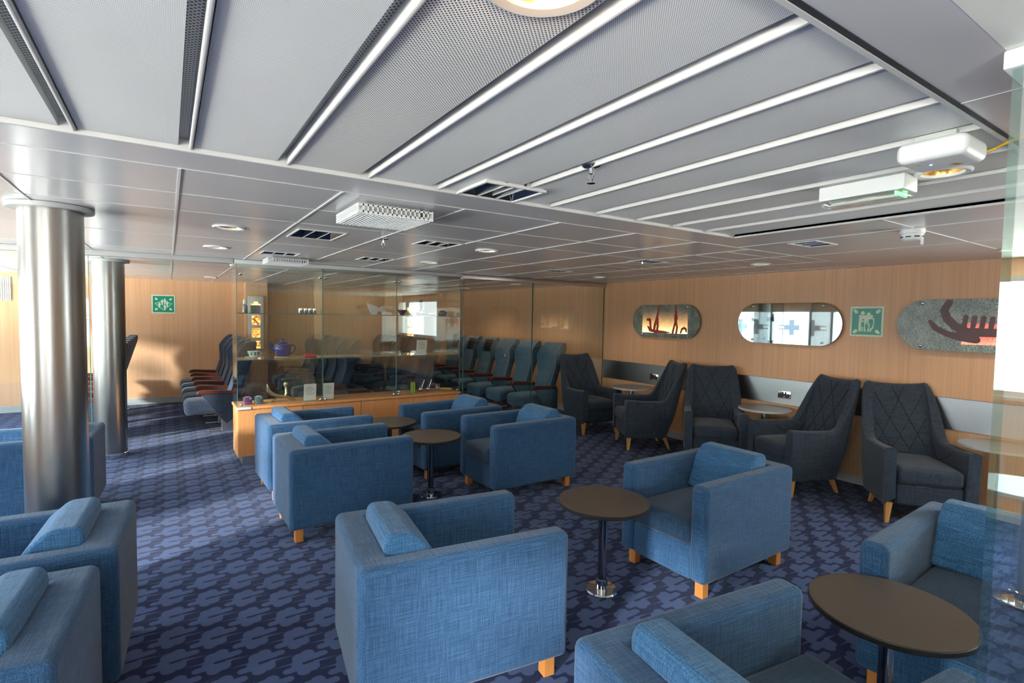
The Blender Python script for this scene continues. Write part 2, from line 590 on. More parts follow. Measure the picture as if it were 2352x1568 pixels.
def dup(root, label, loc, rz=0.0):
    r = root.copy(); COL.objects.link(r)
    r.location = loc; r.rotation_euler = (0, 0, rz); r['label'] = label
    for ch in list(root.children):
        c = ch.copy(); COL.objects.link(c); c.parent = r
        for g in ch.children:
            d = g.copy(); COL.objects.link(d); d.parent = c
    return r


def struct(name, bm, mat, parent=None, smooth=False, wn=False):
    return obj(name, bm, mat, parent, smooth, None if parent else 'structure', wn=wn)


def bx(name, mat, x0, x1, y0, y1, z0, z1, parent=None, bev=0.0, seg=2, kind=None, label=None, loc=None):
    bm = BM(); box(bm, x0, x1, y0, y1, z0, z1)
    if bev: bevel(bm, bev, seg)
    return obj(name, bm, mat, parent, bool(bev), kind, label, loc, wn=bool(bev))

# ================================================================== THE SETTING
# floor
bm = BM(); box(bm, XL, XR, YF, YB, -0.05, 0.0); struct('floor', bm, 'carpet')


def wall_with_openings(name, mat, axis, pos, thick, a0, a1, openings, z1=2.26):
    """vertical wall; openings are (a, b, z0, z1) along its length"""
    bm = BM()
    def put(a, b, z0, z1_):
        if b - a < 1e-4 or z1_ - z0 < 1e-4: return
        if axis == 'x': box(bm, min(pos, pos + thick), max(pos, pos + thick), a, b, z0, z1_)
        else: box(bm, a, b, min(pos, pos + thick), max(pos, pos + thick), z0, z1_)
    cur = a0
    for a, b, z0, zt in sorted(openings):
        put(cur, a, 0, z1); put(a, b, 0, z0); put(a, b, zt, z1); cur = b
    put(cur, a1, 0, z1)
    return struct(name, bm, mat)


wall_with_openings('wall_right', 'wall_wood', 'x', XR, 0.14, YF, YB + .14, [(*WIN_R, 1.05, 2.05)])
wall_with_openings('wall_left', 'wall_wood', 'x', XL, -0.14, YF, YB + .14, [(a, b, WZ0, WZ1) for a, b in WIN_L])
wall_with_openings('wall_back', 'wall_wood', 'y', YB, 0.14, XL, XR, [])
wall_with_openings('wall_front', 'wall_wood', 'y', YF, -0.14, XL - .14, XR + .14, [(a, b, WZ0, WZ1) for a, b in WIN_F])

# window frames, panes and the grey cross decals on the glass
CROSS = []


def window(n, axis, pos, out, a, b, z0, z1, decal=True):
    """axis: the wall's normal; out: +1/-1 towards the sea"""
    def bxx(bm, u0, u1, d0, d1, z0_, z1_):
        if axis == 'x': box(bm, min(d0, d1), max(d0, d1), u0, u1, z0_, z1_)
        else: box(bm, u0, u1, min(d0, d1), max(d0, d1), z0_, z1_)
    bm = BM(); f = 0.045
    d0, d1 = pos - out * 0.012, pos + out * 0.13
    bxx(bm, a, a + f, d0, d1, z0, z1); bxx(bm, b - f, b, d0, d1, z0, z1)
    bxx(bm, a + f, b - f, d0, d1, z0, z0 + f); bxx(bm, a + f, b - f, d0, d1, z1 - f, z1)
    fr = struct('window_%d' % n, bm, 'white_bar')
    bm = BM(); bxx(bm, a + f, b - f, pos + out * 0.09, pos + out * 0.096, z0 + f, z1 - f)
    obj('pane', bm, 'glass', fr, False)
    bm = BM(); bxx(bm, a - .02, b + .02, pos - out * 0.05, pos, z0 - .03, z0)
    obj('sill', bm, 'white_bar', fr, False)
    if decal:
        bm = BM(); c = (a + b) / 2; zc = z0 + (z1 - z0) * .60; r = 0.15
        e0, e1 = pos + out * 0.084, pos + out * 0.0895
        bxx(bm, c - r * 1.5, c + r * 1.5, e0, e1, zc - r / 2, zc + r / 2)
        bxx(bm, c - r / 2, c + r / 2, e0, e1, zc + r / 2, zc + r * 1.5); bxx(bm, c - r / 2, c + r / 2, e0, e1, zc - r * 1.5, zc - r / 2)
        bxx(bm, c + r * 1.5, c + r * 2.6, e0, e1, zc + r * .25, zc + r * .42); bxx(bm, c + r * 1.5, c + r * 2.6, e0, e1, zc - r * .42, zc - r * .25)
        obj('cross_decal', bm, 'decal', fr, False)


k = 1
for a, b in WIN_L: window(k, 'x', XL, -1, a, b, WZ0, WZ1); k += 1
for a, b in WIN_F: window(k, 'y', YF, -1, a, b, WZ0, WZ1); k += 1
window(k, 'x', XR, 1, *WIN_R, 1.05, 2.05, False)

# baseboards
bx('baseboard_back', 'grey_base', XL, XR, YB - .012, YB, 0, .11, kind='structure')
bx('baseboard_right', 'grey_base', XR - .012, XR, YF, YB - .012, 0, .09, kind='structure')
bx('baseboard_left', 'grey_base', XL, XL + .012, YF, YB - .012, 0, .09, kind='structure')
# brushed steel band on the right wall
bm = BM(); box(bm, XR - .012, XR, .5, 6.2, .70, .985); bevel(bm, .003, 1)
struct('trim_1', bm, 'steel_band')

# ---- ceiling -------------------------------------------------------
bm = BM(); box(bm, XL, XR, YF, YB, 2.30, 2.36); ceiling = struct('ceiling', bm, 'ceil_cream')
PX0, PX1, PY0, PY1 = -0.55, 3.17, 0.52, 2.14            # perforated plank field
LAMPS = [(0.34, 3.90), (0.35, 5.15), (2.25, 3.83), (2.29, 5.07), (4.85, 2.97), (4.89, 5.30), (4.96, 7.44), (4.97, 9.26), (0.58, 9.69), (5.18, 1.21)]
LOUV = [(1.10, 1.39, 1.88, 2.135), (0.73, 1.03, 3.66, 4.08), (1.60, 1.90, 3.61, 3.86), (0.73, 1.03, 5.19, 5.42), (1.60, 1.90, 5.04, 5.32),
        (3.70, 3.99, 1.88, 2.06), (3.74, 4.05, 3.44, 3.65), (3.75, 4.05, 4.87, 5.10)]
LR = 0.085


def cut_rects(rect, holes):
    out = [rect]
    for h in holes:
        new = []
        for x0, x1, y0, y1 in out:
            a0, a1, b0, b1 = max(x0, h[0]), min(x1, h[1]), max(y0, h[2]), min(y1, h[3])
            if a0 >= a1 - 1e-6 or b0 >= b1 - 1e-6:
                new.append((x0, x1, y0, y1)); continue
            if x0 < a0: new.append((x0, a0, y0, y1))
            if a1 < x1: new.append((a1, x1, y0, y1))
            if y0 < b0: new.append((a0, a1, y0, b0))
            if b1 < y1: new.append((a0, a1, b1, y1))
        out = [r for r in new if r[1] - r[0] > 1e-5 and r[3] - r[2] > 1e-5]
    return out


lamp_cells = [(x - .12, x + .12, y - .12, y + .12) for x, y in LAMPS]
holes = [(PX0, PX1, PY0, PY1)] + LOUV + lamp_cells
bm = BM()
for r in cut_rects((XL, XR, 0.36, YB), holes): quad(bm, *r, ZC)
for (x, y), c in zip(LAMPS, lamp_cells): rect_hole(bm, *c, ZC, x, y, LR)
# turned-up edges round the plank field and the louvre openings
for x0, x1, y0, y1 in [(PX0, PX1, PY0, PY1)] + LOUV:
    grid(bm, [[(x0, y0, ZC), (x1, y0, ZC), (x1, y1, ZC), (x0, y1, ZC)], [(x0, y0, ZC + .07), (x1, y0, ZC + .07), (x1, y1, ZC + .07), (x0, y1, ZC + .07)]], close_v=True)
obj('smooth_panels', bm, 'ceil_smooth', ceiling, False)
bm = BM(); quad(bm, XL, XR, YF, .36, ZC - .002); obj('cream_panels', bm, 'ceil_cream', ceiling, False)
bm = BM(); quad(bm, PX0, PX1, PY0, PY1, ZC + .07); obj('void_lining', bm, 'dark_gap', ceiling, False)
# white cover strips between the smooth panels
bm = BM()
for i in range(-5, 10):
    x = 0.045 + .622 * i
    if XL < x < XR:
        for x0, x1, y0, y1 in cut_rects((x - .005, x + .005, 2.42, YB), LOUV + [(a - .03, b + .03, c - .03, d + .03) for a, b, c, d in LOUV] + lamp_cells):
            box(bm, x0, x1, y0, y1, ZC - .004, ZC)
for y in (2.42, 2.93, 3.42, 4.55, 5.70, 6.9, 7.6, 8.3, 9.0, 9.7):
    for x0, x1, y0, y1 in cut_rects((XL, XR, y - .002, y + .002), [(a - .03, b + .03, c - .03, d + .03) for a, b, c, d in LOUV] + lamp_cells):
        box(bm, x0, x1, y0, y1, ZC - .002, ZC)
for i in range(12):
    y = 2.62 + .30 * i
    for x0, x1, y0, y1 in cut_rects((3.78, XR, y - .003, y + .003), [(a - .03, b + .03, c - .03, d + .03) for a, b, c, d in LOUV] + lamp_cells):
        box(bm, x0, x1, y0, y1, ZC - .003, ZC)
for x in (3.62, 4.5):
    box(bm, x - .004, x + .004, .53, 2.4, ZC - .003, ZC)
box(bm, 3.2, XR, 1.28, 1.287, ZC - .003, ZC)
box(bm, 3.2, XR, 2.41, 2.417, ZC - .003, ZC)
obj('cover_strips', bm, 'white_bar', ceiling, False)
# white angle round the plank field, dark shadow gap on its near side
bm = BM()
box(bm, PX0, PX1 + .01, PY1 - .002, PY1 + .010, ZC - .004, ZC + .07)
box(bm, PX1 - .002, PX1 + .010, PY0, PY1 - .004, ZC - .005, ZC + .07)
box(bm, PX0, PX1, PY0 - .002, PY0 + .010, ZC - .004, ZC + .07)
obj('edge_angle', bm, 'white_bar', ceiling, False)
bm = BM(); box(bm, PX0, PX1 + .3, PY0 - .016, PY0 - .004, ZC - .003, ZC); obj('shadow_gap', bm, 'dark_gap', ceiling, False)
bm = BM(); box(bm, PX0, XR, .36, PY0 - .016, ZC - .0015, ZC); box(bm, 1.66, 1.664, .36, PY0 - .016, ZC - .003, ZC)
obj('soffit', bm, 'ceil_smooth', ceiling, False)

# planks: one mesh each, running away from the camera, 0.31 m apart
BIG = [(0.525, 0.72, 0.098), (2.415, 0.775, 0.075)]
edges = [PX0] + [0.07 + .31 * i for i in range(-1, 11)]
for i, xa in enumerate(edges[:-1]):
    xb = edges[i + 1]
    x0, x1 = xa + .012, xb - .034
    coarse = i in (3, 9)
    z = ZC + .012
    bm = BM()
    hs = [(1.10, 1.39, 1.88, 2.14)]
    for B in BIG:
        if x0 < B[0] < x1:
            cell = (B[0] - .115, B[0] + .115, B[1] - .13, B[1] + .13)
            hs.append(cell); rect_hole(bm, *cell, z, *B)
    for r in cut_rects((x0, x1, PY0 + .008, PY1 - .004), hs): quad(bm, *r, z)
    for xe in (x0, x1):
        bm.faces.new([bm.verts.new(p) for p in ((xe, PY0, z), (xe, PY1, z), (xe, PY1, z + .04), (xe, PY0, z + .04))])
    obj('perforated_plank', bm, 'perf_coarse' if coarse else 'perf_fine', ceiling, False)
    # recessed perforated channel and its white lip on the right-hand side of the plank
    bm = BM()
    for r in cut_rects((x1, xb, PY0, PY1), [(1.08, 1.40, 1.87, 2.14)]): quad(bm, *r, ZC + .04)
    obj('slot_channel', bm, 'perf_slot', ceiling, False)
    bm = BM()
    for r in cut_rects((xb - .002, xb + .008, PY0 + .012, PY1 - .003), [(1.08, 1.405, 1.87, 2.14)]): box(bm, *r, ZC + .002, ZC + .045)
    bevel(bm, .003, 2)
    obj('white_lip', bm, 'white_bar', ceiling)

# ---- partition head rail, glass partitions ---------------------------------
bm = BM(); box(bm, XL, .575, 6.16, 6.27, 2.15, ZC); bevel(bm, .006, 2); struct('trim_2', bm, 'white_bar', smooth=True)
bm = BM(); box(bm, 3.26, XR, 6.17, 6.25, 2.135, ZC); bevel(bm, .004, 2); struct('trim_3', bm, 'satin', smooth=True)


def glass_panel(name, label, x0, x1, y, z0, z1, t=.012, mat='glass', ends=(0, 1), group=None):
    t_ = thing(name, label, 'glass panel', ((x0 + x1) / 2, y, z0), 0, group)
    h = (x1 - x0) / 2
    bm = BM(); box(bm, -h + .003, h - .003, -t / 2, t / 2, 0, z1 - z0); obj('pane', bm, mat, t_, False)
    for k, s in enumerate((-1, 1)):
        if k in ends:
            bm = BM(); box(bm, s * h - .003, s * h + .003, -t / 2, t / 2, 0, z1 - z0)
            obj('polished_edge', bm, 'screen_edge' if t > .015 else 'glass_edge', t_, False)
    return t_


glass_panel('glass_partition', 'clear glass partition panel behind the steel columns at the far left', XL + .02, -.61, 6.215, .02, 2.15)
glass_panel('glass_partition', 'clear glass partition panel beside the right end of the display cabinet', 3.30, 4.43, 6.21, .02, 2.135)
glass_panel('glass_partition', 'clear glass partition panel meeting the wood wall behind the leftmost wing chair', 4.436, 5.83, 6.21, .02, 2.135)
g = glass_panel('glass_screen', 'tall clear glass screen at the right edge of the picture near the camera', 1.42, 3.6, .342, .02, 2.17, .016, 'green_glass', (0,))
bm = BM(); box(bm, -1.10, 1.07, -.022, .022, 2.14, 2.1775); bevel(bm, .004, 2); obj('head_channel', bm, 'white', g)
bm = BM(); box(bm, -1.07, 1.07, -.02, .02, -.02, .0); obj('floor_channel', bm, 'satin', g, False)


# ---- columns ---------------------------------------------------------------
def column(x, y, r, label):
    t = thing('steel_column', label, 'column', (x, y, 0), 0, 'steel columns')
    bm = BM(); lathe(bm, [(r, .0), (r, ZC)], 64); obj('shaft', bm, 'steel', t)
    bm = BM(); lathe(bm, [(r, ZC - .024), (r + .045, ZC - .024), (r + .048, ZC - .018), (r + .048, ZC - .002), (r, ZC - .002)], 64, cap=False)
    obj('collar', bm, 'grey_base', t)
    bm = BM(); lathe(bm, [(r, .0), (r + .012, .0), (r + .012, .05), (r + .003, .056), (r, .056)], 64, cap=False); obj('base_ring', bm, 'chrome', t)


column(-.520, 3.75, .138, 'thick brushed steel column nearest the camera at the left')
column(-.55, 7.33, .15, 'brushed steel column behind and right of the nearest column')

# wood piers in the seating area, each with a light box
def pier(x, y, w_, n):
    bm = BM(); box(bm, x - w_ / 2, x + w_ / 2, y, YB, 0, ZC); struct('wall_pier_%d' % n, bm, 'wall_wood')
    bm = BM(); box(bm, x - w_ / 2 + .012, x + w_ / 2 - .012, y - .006, y, 0, .1); struct('baseboard_pier_%d' % n, bm, 'grey_base')


def light_box(x, y, label):
    t = thing('light_box', label, 'light box', (x, y, 0.95), 0, 'backlit light boxes')
    bm = BM(); box(bm, -.13, .13, -.045, 0, 0, 1.0); bevel(bm, .004, 2); obj('housing', bm, 'paper', t)
    bm = BM(); s = .035; zc = .82
    box(bm, -s, s, -.049, -.045, zc - 3 * s * .72, zc + 3 * s * .72); box(bm, -3 * s * .72, -s, -.049, -.045, zc - s, zc + s); box(bm, s, 3 * s * .72, -.049, -.045, zc - s, zc + s)
    obj('glowing_cross', bm, 'amber', t, False, label='glowing amber cross')
    for z in (.46, .22, .02):
        h = .18 if z > .05 else .14
        bm = BM(); box(bm, -.072, .072, -.049, -.045, z, z + h)
        obj('backlit_picture', bm, 'amber_picture', t, False)


pier(1.40, 10.9, .37, 1); light_box(1.38, 10.9, 'pale light box with amber cross seen through the left pane of the cabinet')
pier(4.48, 10.9, .40, 2); light_box(4.46, 10.9, 'pale light box with amber cross seen through the right pane of the cabinet')

# ================================================================== CLUB ARMCHAIRS
CW, CD, CH = .67, .94, .68


def club_chair(label):
    t = thing('club_armchair', label, 'armchair', group='blue club armchairs')
    a, b, hw, hd = .115, .15, CW / 2, CD / 2
    bm = BM()
    prism(bm, [(hd, hw), (-hd, hw), (-hd, -hw), (hd, -hw), (hd, -hw + a), (-hd + b, -hw + a), (-hd + b, hw - a), (hd, hw - a)], .10, CH)
    bevel(bm, .034, 5)
    obj('arm_and_back_frame', bm, 'blue', t, wn=True)
    bm = BM(); box(bm, -hd + b - .01, hd - .012, -hw + a - .004, hw - a + .004, .10, .305); bevel(bm, .012, 3)
    obj('front_rail', bm, 'blue', t, wn=True)
    bm = BM(); cushion(bm, -hd + b + .01, hd + .008, -hw + a + .003, hw - a - .003, .305, .455, .035, .018)
    obj('seat_cushion', bm, 'seat_blue', t, ang=60)
    bm = BM()
    prism(bm, [(-.335, .50), (-.345, .715), (-.325, .752), (-.225, .748), (-.145, .675), (-.065, .465), (-.30, .465)], -hw + a + .004, hw - a - .004, 'xz')
    bevel(bm, .022, 4, 20)
    obj('back_cushion', bm, 'blue_top_lit', t, wn=True)
    for sx_ in (-1, 1):
        for sy_ in (-1, 1):
            bm = BM(); cx_, cy_ = sx_ * (hd - .075), sy_ * (hw - .07)
            box(bm, cx_ - .028, cx_ + .028, cy_ - .028, cy_ + .028, 0, .115); bevel(bm, .003, 1)
            obj('leg', bm, 'leg_wood', t, label='square beech leg')
    return t


CLUB = [
    ((1.09, 2.18), -7.5, 'blue club armchair in the centre foreground, its back turned to the aisle'),
    ((3.03, 2.18), 180.5, 'blue club armchair facing the dark round table in the middle of the floor'),
    ((1.44, 0.80), -7.5, 'blue club armchair at the bottom of the picture, seen over its back cushion'),
    ((3.055, 0.75), 183, 'blue club armchair at the right behind the large near table and glass screen'),
    ((1.16, 4.21), 1.0, 'blue club armchair with its back to the aisle, second from the display cabinet'),
    ((1.16, 5.20), 2.0, 'blue club armchair with its back to the aisle, standing against the display cabinet'),
    ((2.85, 4.20), 180.5, 'blue club armchair facing left between the centre of the floor and the wing chairs'),
    ((2.56, 5.09), 182, 'blue club armchair facing left close in front of the display cabinet'),
    ((-.635, 2.99), 177, 'shaded blue club armchair in front of the thick steel column'),
    ((-.72, 2.22), 176, 'shaded blue club armchair in the bottom left corner, nearest the camera'),
    ((-.95, 5.41), 178, 'blue club armchair half hidden behind the thick steel column'),
]
first = club_chair(CLUB[0][2])
for i, ((x, y), a, lab) in enumerate(CLUB):
    if i == 0: first.location = (x, y, 0); first.rotation_euler = (0, 0, R(a))
    else: dup(first, lab, (x, y, 0), R(a))


# ================================================================== TABLES
def pedestal_table(name, label, group, top_mat, edge_mat, col_mat, r, z, col_r):
    t = thing(name, label, 'table', group=group)
    bm = BM(); lathe(bm, [(r - .004, z - .003), (r - .004, z)], 72); obj('table_top', bm, top_mat, t)
    bm = BM(); lathe(bm, [(r - .03, z - .024), (r - .004, z - .024), (r, z - .020), (r, z - .004), (r - .004, z - .0015), (r - .006, z - .0025)], 72, cap=False)
    lathe(bm, [(.001, z - .024), (r - .03, z - .024)], 72, cap=False)
    obj('edge_band', bm, edge_mat, t)
    bm = BM(); lathe(bm, [(col_r, .012), (col_r, z - .03)], 32); lathe(bm, [(col_r + .05, z - .034), (col_r + .05, z - .024)], 32)
    obj('column', bm, col_mat, t)
    bm = BM(); lathe(bm, [(.10, 0), (.10, .006), (.094, .013), (col_r + .010, .019), (col_r + .008, .07), (col_r + .001, .072)], 48, cap=False)
    obj('base_plate', bm, 'chrome', t)
    return t


c = pedestal_table('coffee_table', 'round brown-topped coffee table on a chrome base in the middle of the floor', 'dark round coffee tables', 'wenge', 'black_edge', 'gunmetal', .272, .555, .026)
c.location = (2.18, 2.28, 0)
dup(c, 'large round brown coffee table at the lower right, nearest the camera', (2.305, .835, 0))
dup(c, 'round brown coffee table between the two middle pairs of blue armchairs', (1.99, 4.34, 0))
dup(c, 'round brown coffee table closest to the front of the display cabinet', (1.88, 5.12, 0))
s = pedestal_table('side_table', 'grey-topped round side table by the wall between the two pairs of wing chairs', 'grey round side tables along the wood wall', 'grey_top', 'grey_edge', 'satin', .272, .68, .03)
s.location = (5.54, 3.28, 0)
dup(s, 'grey-topped round side table to the right of the leftmost wing chair', (5.48, 5.23, 0))
dup(s, 'grey-topped round side table at the right edge beside the nearest wing chair', (5.56, 1.30, 0))
s2 = pedestal_table('side_table', 'pale round table mirrored in the glass screen at the right edge', 'grey round side tables along the wood wall', 'white', 'grey_edge', 'satin', .272, .70, .03)
s2.location = (4.2, -.18, 0)


# ================================================================== WING CHAIRS
def wing_chair(label):
    t = thing('wing_chair', label, 'armchair', group='slate wing chairs along the wood wall')
    hw, fx, bx_, rc = .32, .36, -.27, .11
    path = []                                              # plan of the shell from the left arm round the back to the right arm
    for i in range(13): path.append((fx + (bx_ + rc - fx) * i / 12, hw, 0, 1))
    for i in range(1, 8):
        a = pi / 2 + pi / 2 * i / 8; path.append((bx_ + rc + rc * cos(a), hw - rc + rc * sin(a), cos(a), sin(a)))
    for i in range(13): path.append((bx_, (hw - rc) * (1 - 2 * i / 12), -1, 0))
    for i in range(1, 8):
        a = pi + pi / 2 * i / 8; path.append((bx_ + rc + rc * cos(a), -hw + rc + rc * sin(a), cos(a), sin(a)))
    for i in range(13): path.append((bx_ + rc + (fx - bx_ - rc) * i / 12, -hw, 0, -1))
    path = [(x, y, *(Vector((nx, ny)).normalized() if nx * nx + ny * ny else (0, 1))) for x, y, nx, ny in path]
    ZB = .165

    def sst(a, b, v):
        v = max(0, min(1, (v - a) / (b - a))); return v * v * (3 - 2 * v)

    def frame(x, y):
        k = sst(-.09, -.25, x)                              # 0 at the arm fronts, 1 at the back
        kk = sst(.10, -.27, x)
        top = .635 - .015 * sst(.36, .1, x) + .49 * k - .028 * k * (1 - (y / hw) ** 2)
        return k, kk, top

    def surf(x, y, nx, ny, v, off):
        """point on the shell: v 0..1 from bottom to top, off = distance inwards"""
        k, kk, top = frame(x, y)
        z = ZB + (top - ZB) * v
        zz = (z - .42)
        px_, py_ = x - nx * off, y - ny * off
        lean = -.24 * kk * max(0, zz) - .02 * kk + .10 * kk * max(0, .42 - z) / .25
        py_ *= 1 - .10 * kk * max(0, zz) / .7
        py_ *= 1 + .03 * (1 - kk) * v
        return (px_ + lean, py_, z)
    th = .085
    rows = []
    for x, y, nx, ny in path:
        row = [surf(x, y, nx, ny, v, 0) for v in [i / 12 * .955 for i in range(13)]]
        k, kk, top = frame(x, y)
        for i in range(1, 6):
            a = pi * i / 6
            row.append(surf(x, y, nx, ny, .955 + .045 * sin(a), th / 2 * (1 - cos(a))))
        row += [surf(x, y, nx, ny, v, th) for v in [(1 - i / 8) * .955 for i in range(8)]]
        row.append(surf(x, y, nx, ny, .12, th))
        rows.append(row)
    bm = BM(); V = grid(bm, rows, close_v=True)
    for e_, s_ in ((0, 1), (-1, -1)):
        bm.faces.new(V[e_])
    bm.normal_update()
    ed = [e for e in bm.edges if len(e.link_faces) == 2 and e.calc_face_angle(0) > R(55)]
    bmesh.ops.bevel(bm, geom=ed, offset=.014, segments=3, profile=.5, affect='EDGES', clamp_overlap=True)
    sh = obj('shell', bm, 'slate', t, ang=50)
    # quilting: crossing seams on the inner back, and the seams where arms meet it
    def inner(yf, z):
        y = yf * (hw - rc)
        x = bx_
        k, kk, top = frame(x, y)
        p = surf(x, y, -1, 0, (z - ZB) / (top - ZB), th + .001)
        return p
    def seam(pts): 
        bm = BM(); tube(bm, pts, .0032, 5); obj('stitching', bm, 'seam', sh, label='dark quilting seam')
    for s_ in (-1, 1):
        for a_, b_ in (((-.95, .52), (.25, 1.06)), ((-.35, .50), (.98, 1.00)), ((.30, .50), (1.0, .78))):
            seam([inner(s_ * (a_[0] + (b_[0] - a_[0]) * i / 10), a_[1] + (b_[1] - a_[1]) * i / 10) for i in range(11)])
        cs = [p for p in path if p[1] * s_ > 0]
        pts = []
        for i in range(9):
            u = i / 8
            x = bx_ + rc * .6 + u * .30
            pts.append(surf(x, s_ * hw, 0, s_, (.70 - .10 * (1 - u) + .12 * (1 - u) * (1 - u)) * .95 if False else .62 + .26 * u * u, th + .001))
        seam(pts)
    bm = BM(); cushion(bm, -.22, .365, -.228, .228, .335, .475, .04, .03); obj('seat_cushion', bm, 'slate', t, ang=60)
    bm = BM(); box(bm, -.2, .345, -.233, .233, .165, .338); bevel(bm, .02, 3); obj('front_rail', bm, 'slate', t, wn=True)
    for (lx, ly, dx, dy) in ((.30, .265, .01, .01), (.30, -.265, .01, -.01), (-.16, .20, -.07, .02), (-.16, -.20, -.07, -.02)):
        bm = BM()
        lo, hi = .014, .026
        grid(bm, [[(lx + dx + sx_ * lo, ly + dy + sy_ * lo, 0) for sx_, sy_ in ((-1, -1), (1, -1), (1, 1), (-1, 1))],
                  [(lx + sx_ * hi, ly + sy_ * hi, .175) for sx_, sy_ in ((-1, -1), (1, -1), (1, 1), (-1, 1))]], close_v=True, cap=True)
        bevel(bm, .004, 2)
        obj('leg', bm, 'oak_leg', t, label='tapered golden oak leg', wn=True)
    return t


WING = [((5.36, 1.83), -140, 'slate quilted wing chair nearest the camera, facing into the room'),
        ((5.25, 2.72), 157, 'slate wing chair seen from its side, back to back with the nearest one'),
        ((5.27, 3.74), -140, 'slate quilted wing chair between the two grey side tables, facing the camera'),
        ((5.20, 4.69), 150, 'slate wing chair turned to the left, behind the middle quilted one'),
        ((5.17, 5.79), -98, 'slate wing chair farthest from the camera, beside the glass partition')]
wf = wing_chair(WING[0][2])
for i, ((x, y), a, lab) in enumerate(WING):
    if i == 0: wf.location = (x, y, 0); wf.rotation_euler = (0, 0, R(a))
    else: dup(wf, lab, (x, y, 0), R(a))


# ================================================================== RECLINER SEATS
def recliner(label, fab, group, pitch):
    t = thing('recliner_seat', label, 'seat', group=group)
    hw = .235
    def prof(z):
        u = (z - .40) / .84
        w_ = .225 + .03 * sin(pi * min(1, max(0, (u - .45) / .55))) - .02 * sin(pi * min(1, u / .6))
        wing = .03 + .085 * max(0, 1 - abs(u - .78) / .3)
        return -.02 - .26 * u, w_, wing
    rows = []
    n = 14
    for i in range(23):
        z = .40 + .84 * i / 22
        xc, w_, wing = prof(z)
        rt = 1.0
        if i > 19: rt = (1, .97, .86, .6)[i - 19]
        th = .10 * rt
        row = []
        for j in range(n + 1):
            s_ = -1 + 2 * j / n
            row.append((xc + wing * abs(s_) ** 3 * rt - .05 * (1 - rt), s_ * w_, z))
        for j in range(n + 1):
            s_ = 1 - 2 * j / n
            row.append((xc - th - .02 * (1 - abs(s_) ** 4) - .03 * (1 - rt) + .03 * abs(s_) ** 6, s_ * w_ * .985, z))
        rows.append(row)
    bm = BM(); grid(bm, rows, close_v=True, cap=True); obj('backrest', bm, fab, t, ang=60)
    rows = []
    for i in range(7):
        z = .985 + .215 * i / 6
        xc, w_, wing = prof(z)
        rows.append([(xc + wing * abs(s_ * .6) ** 3 + .006, s_ * w_ * .58, z) for s_ in [-1 + 2 * j / 6 for j in range(7)]])
    bm = BM(); V = grid(bm, rows); bmesh.ops.solidify(bm, geom=bm.faces[:], thickness=.008); obj('headrest_cover', bm, 'leather', t, label='black leather headrest cover')
    bm = BM(); cushion(bm, -.06, .50, -hw + .01, hw - .01, .27, .46, .06, .02, 8); obj('seat_cushion', bm, fab, t, ang=60)
    for s_ in (-1, 1):
        ay = s_ * (pitch / 2 - .026)
        bm = BM()
        prism(bm, [(-.10, .585), (.30, .615), (.345, .60), (.365, .57), (.355, .545), (.32, .555), (-.10, .545)], ay - .024, ay + .024, 'xz'); bevel(bm, .010, 3)
        am = obj('armrest', bm, 'mahogany', t, wn=True, label='mahogany coloured armrest')
        bm = BM()
        prism(bm, [(-.12, .545), (.31, .553), (.10, .24), (.02, .15), (-.12, .25)], ay - .016, ay + .016, 'xz'); bevel(bm, .006, 2)
        obj('side_panel', bm, fab, t, wn=True)
    bm = BM(); box(bm, -.10, .06, -.06, .06, .0, .28); bevel(bm, .008, 2); obj('pedestal', bm, 'satin', t, wn=True)
    bm = BM(); box(bm, -.24, .22, -.03, .03, .0, .03); bevel(bm, .008, 2); obj('foot_bar', bm, 'satin', t, wn=True)
    return t


ORD = ['nearest', 'second', 'third', 'fourth', 'farthest']
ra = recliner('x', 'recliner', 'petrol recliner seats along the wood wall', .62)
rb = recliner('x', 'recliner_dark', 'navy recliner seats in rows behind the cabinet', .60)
k = 0
for i, y in enumerate((6.62, 7.28, 7.94, 8.60, 9.26, 9.92)):
    lab = ['petrol recliner seat nearest the glass partition, beside the farthest wing chair', 'second petrol recliner seat from the glass partition along the wood wall',
           'third petrol recliner seat from the glass partition along the wood wall', 'fourth petrol recliner seat from the glass partition, with black headrest cover',
           'fifth petrol recliner seat from the glass partition, with black headrest cover', 'petrol recliner seat by the far corner, last in the row along the wall'][i]
    o = ra if i == 0 else dup(ra, lab, (0, 0, 0))
    o['label'] = lab
    o.location = (4.90, y, 0); o.rotation_euler = (0, 0, pi)
    if i in (0, 1, 2):                                     # the photo shows no headrest cover on the nearest three
        pass
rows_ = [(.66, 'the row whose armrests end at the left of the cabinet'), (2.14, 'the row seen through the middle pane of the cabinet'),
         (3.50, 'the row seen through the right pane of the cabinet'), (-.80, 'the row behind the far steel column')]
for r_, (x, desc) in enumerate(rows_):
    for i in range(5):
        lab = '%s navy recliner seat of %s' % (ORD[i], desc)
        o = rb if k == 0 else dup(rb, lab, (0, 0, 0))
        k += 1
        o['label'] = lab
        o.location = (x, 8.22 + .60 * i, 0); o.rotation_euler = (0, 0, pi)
for o in [o for o in COL.objects if o.name.startswith('recliner_seat') and o.location.x > 4.5 and o.location.y < 8.2]:
    for ch in list(o.children):
        if ch.name.startswith('headrest_cover'): bpy.data.objects.remove(ch)

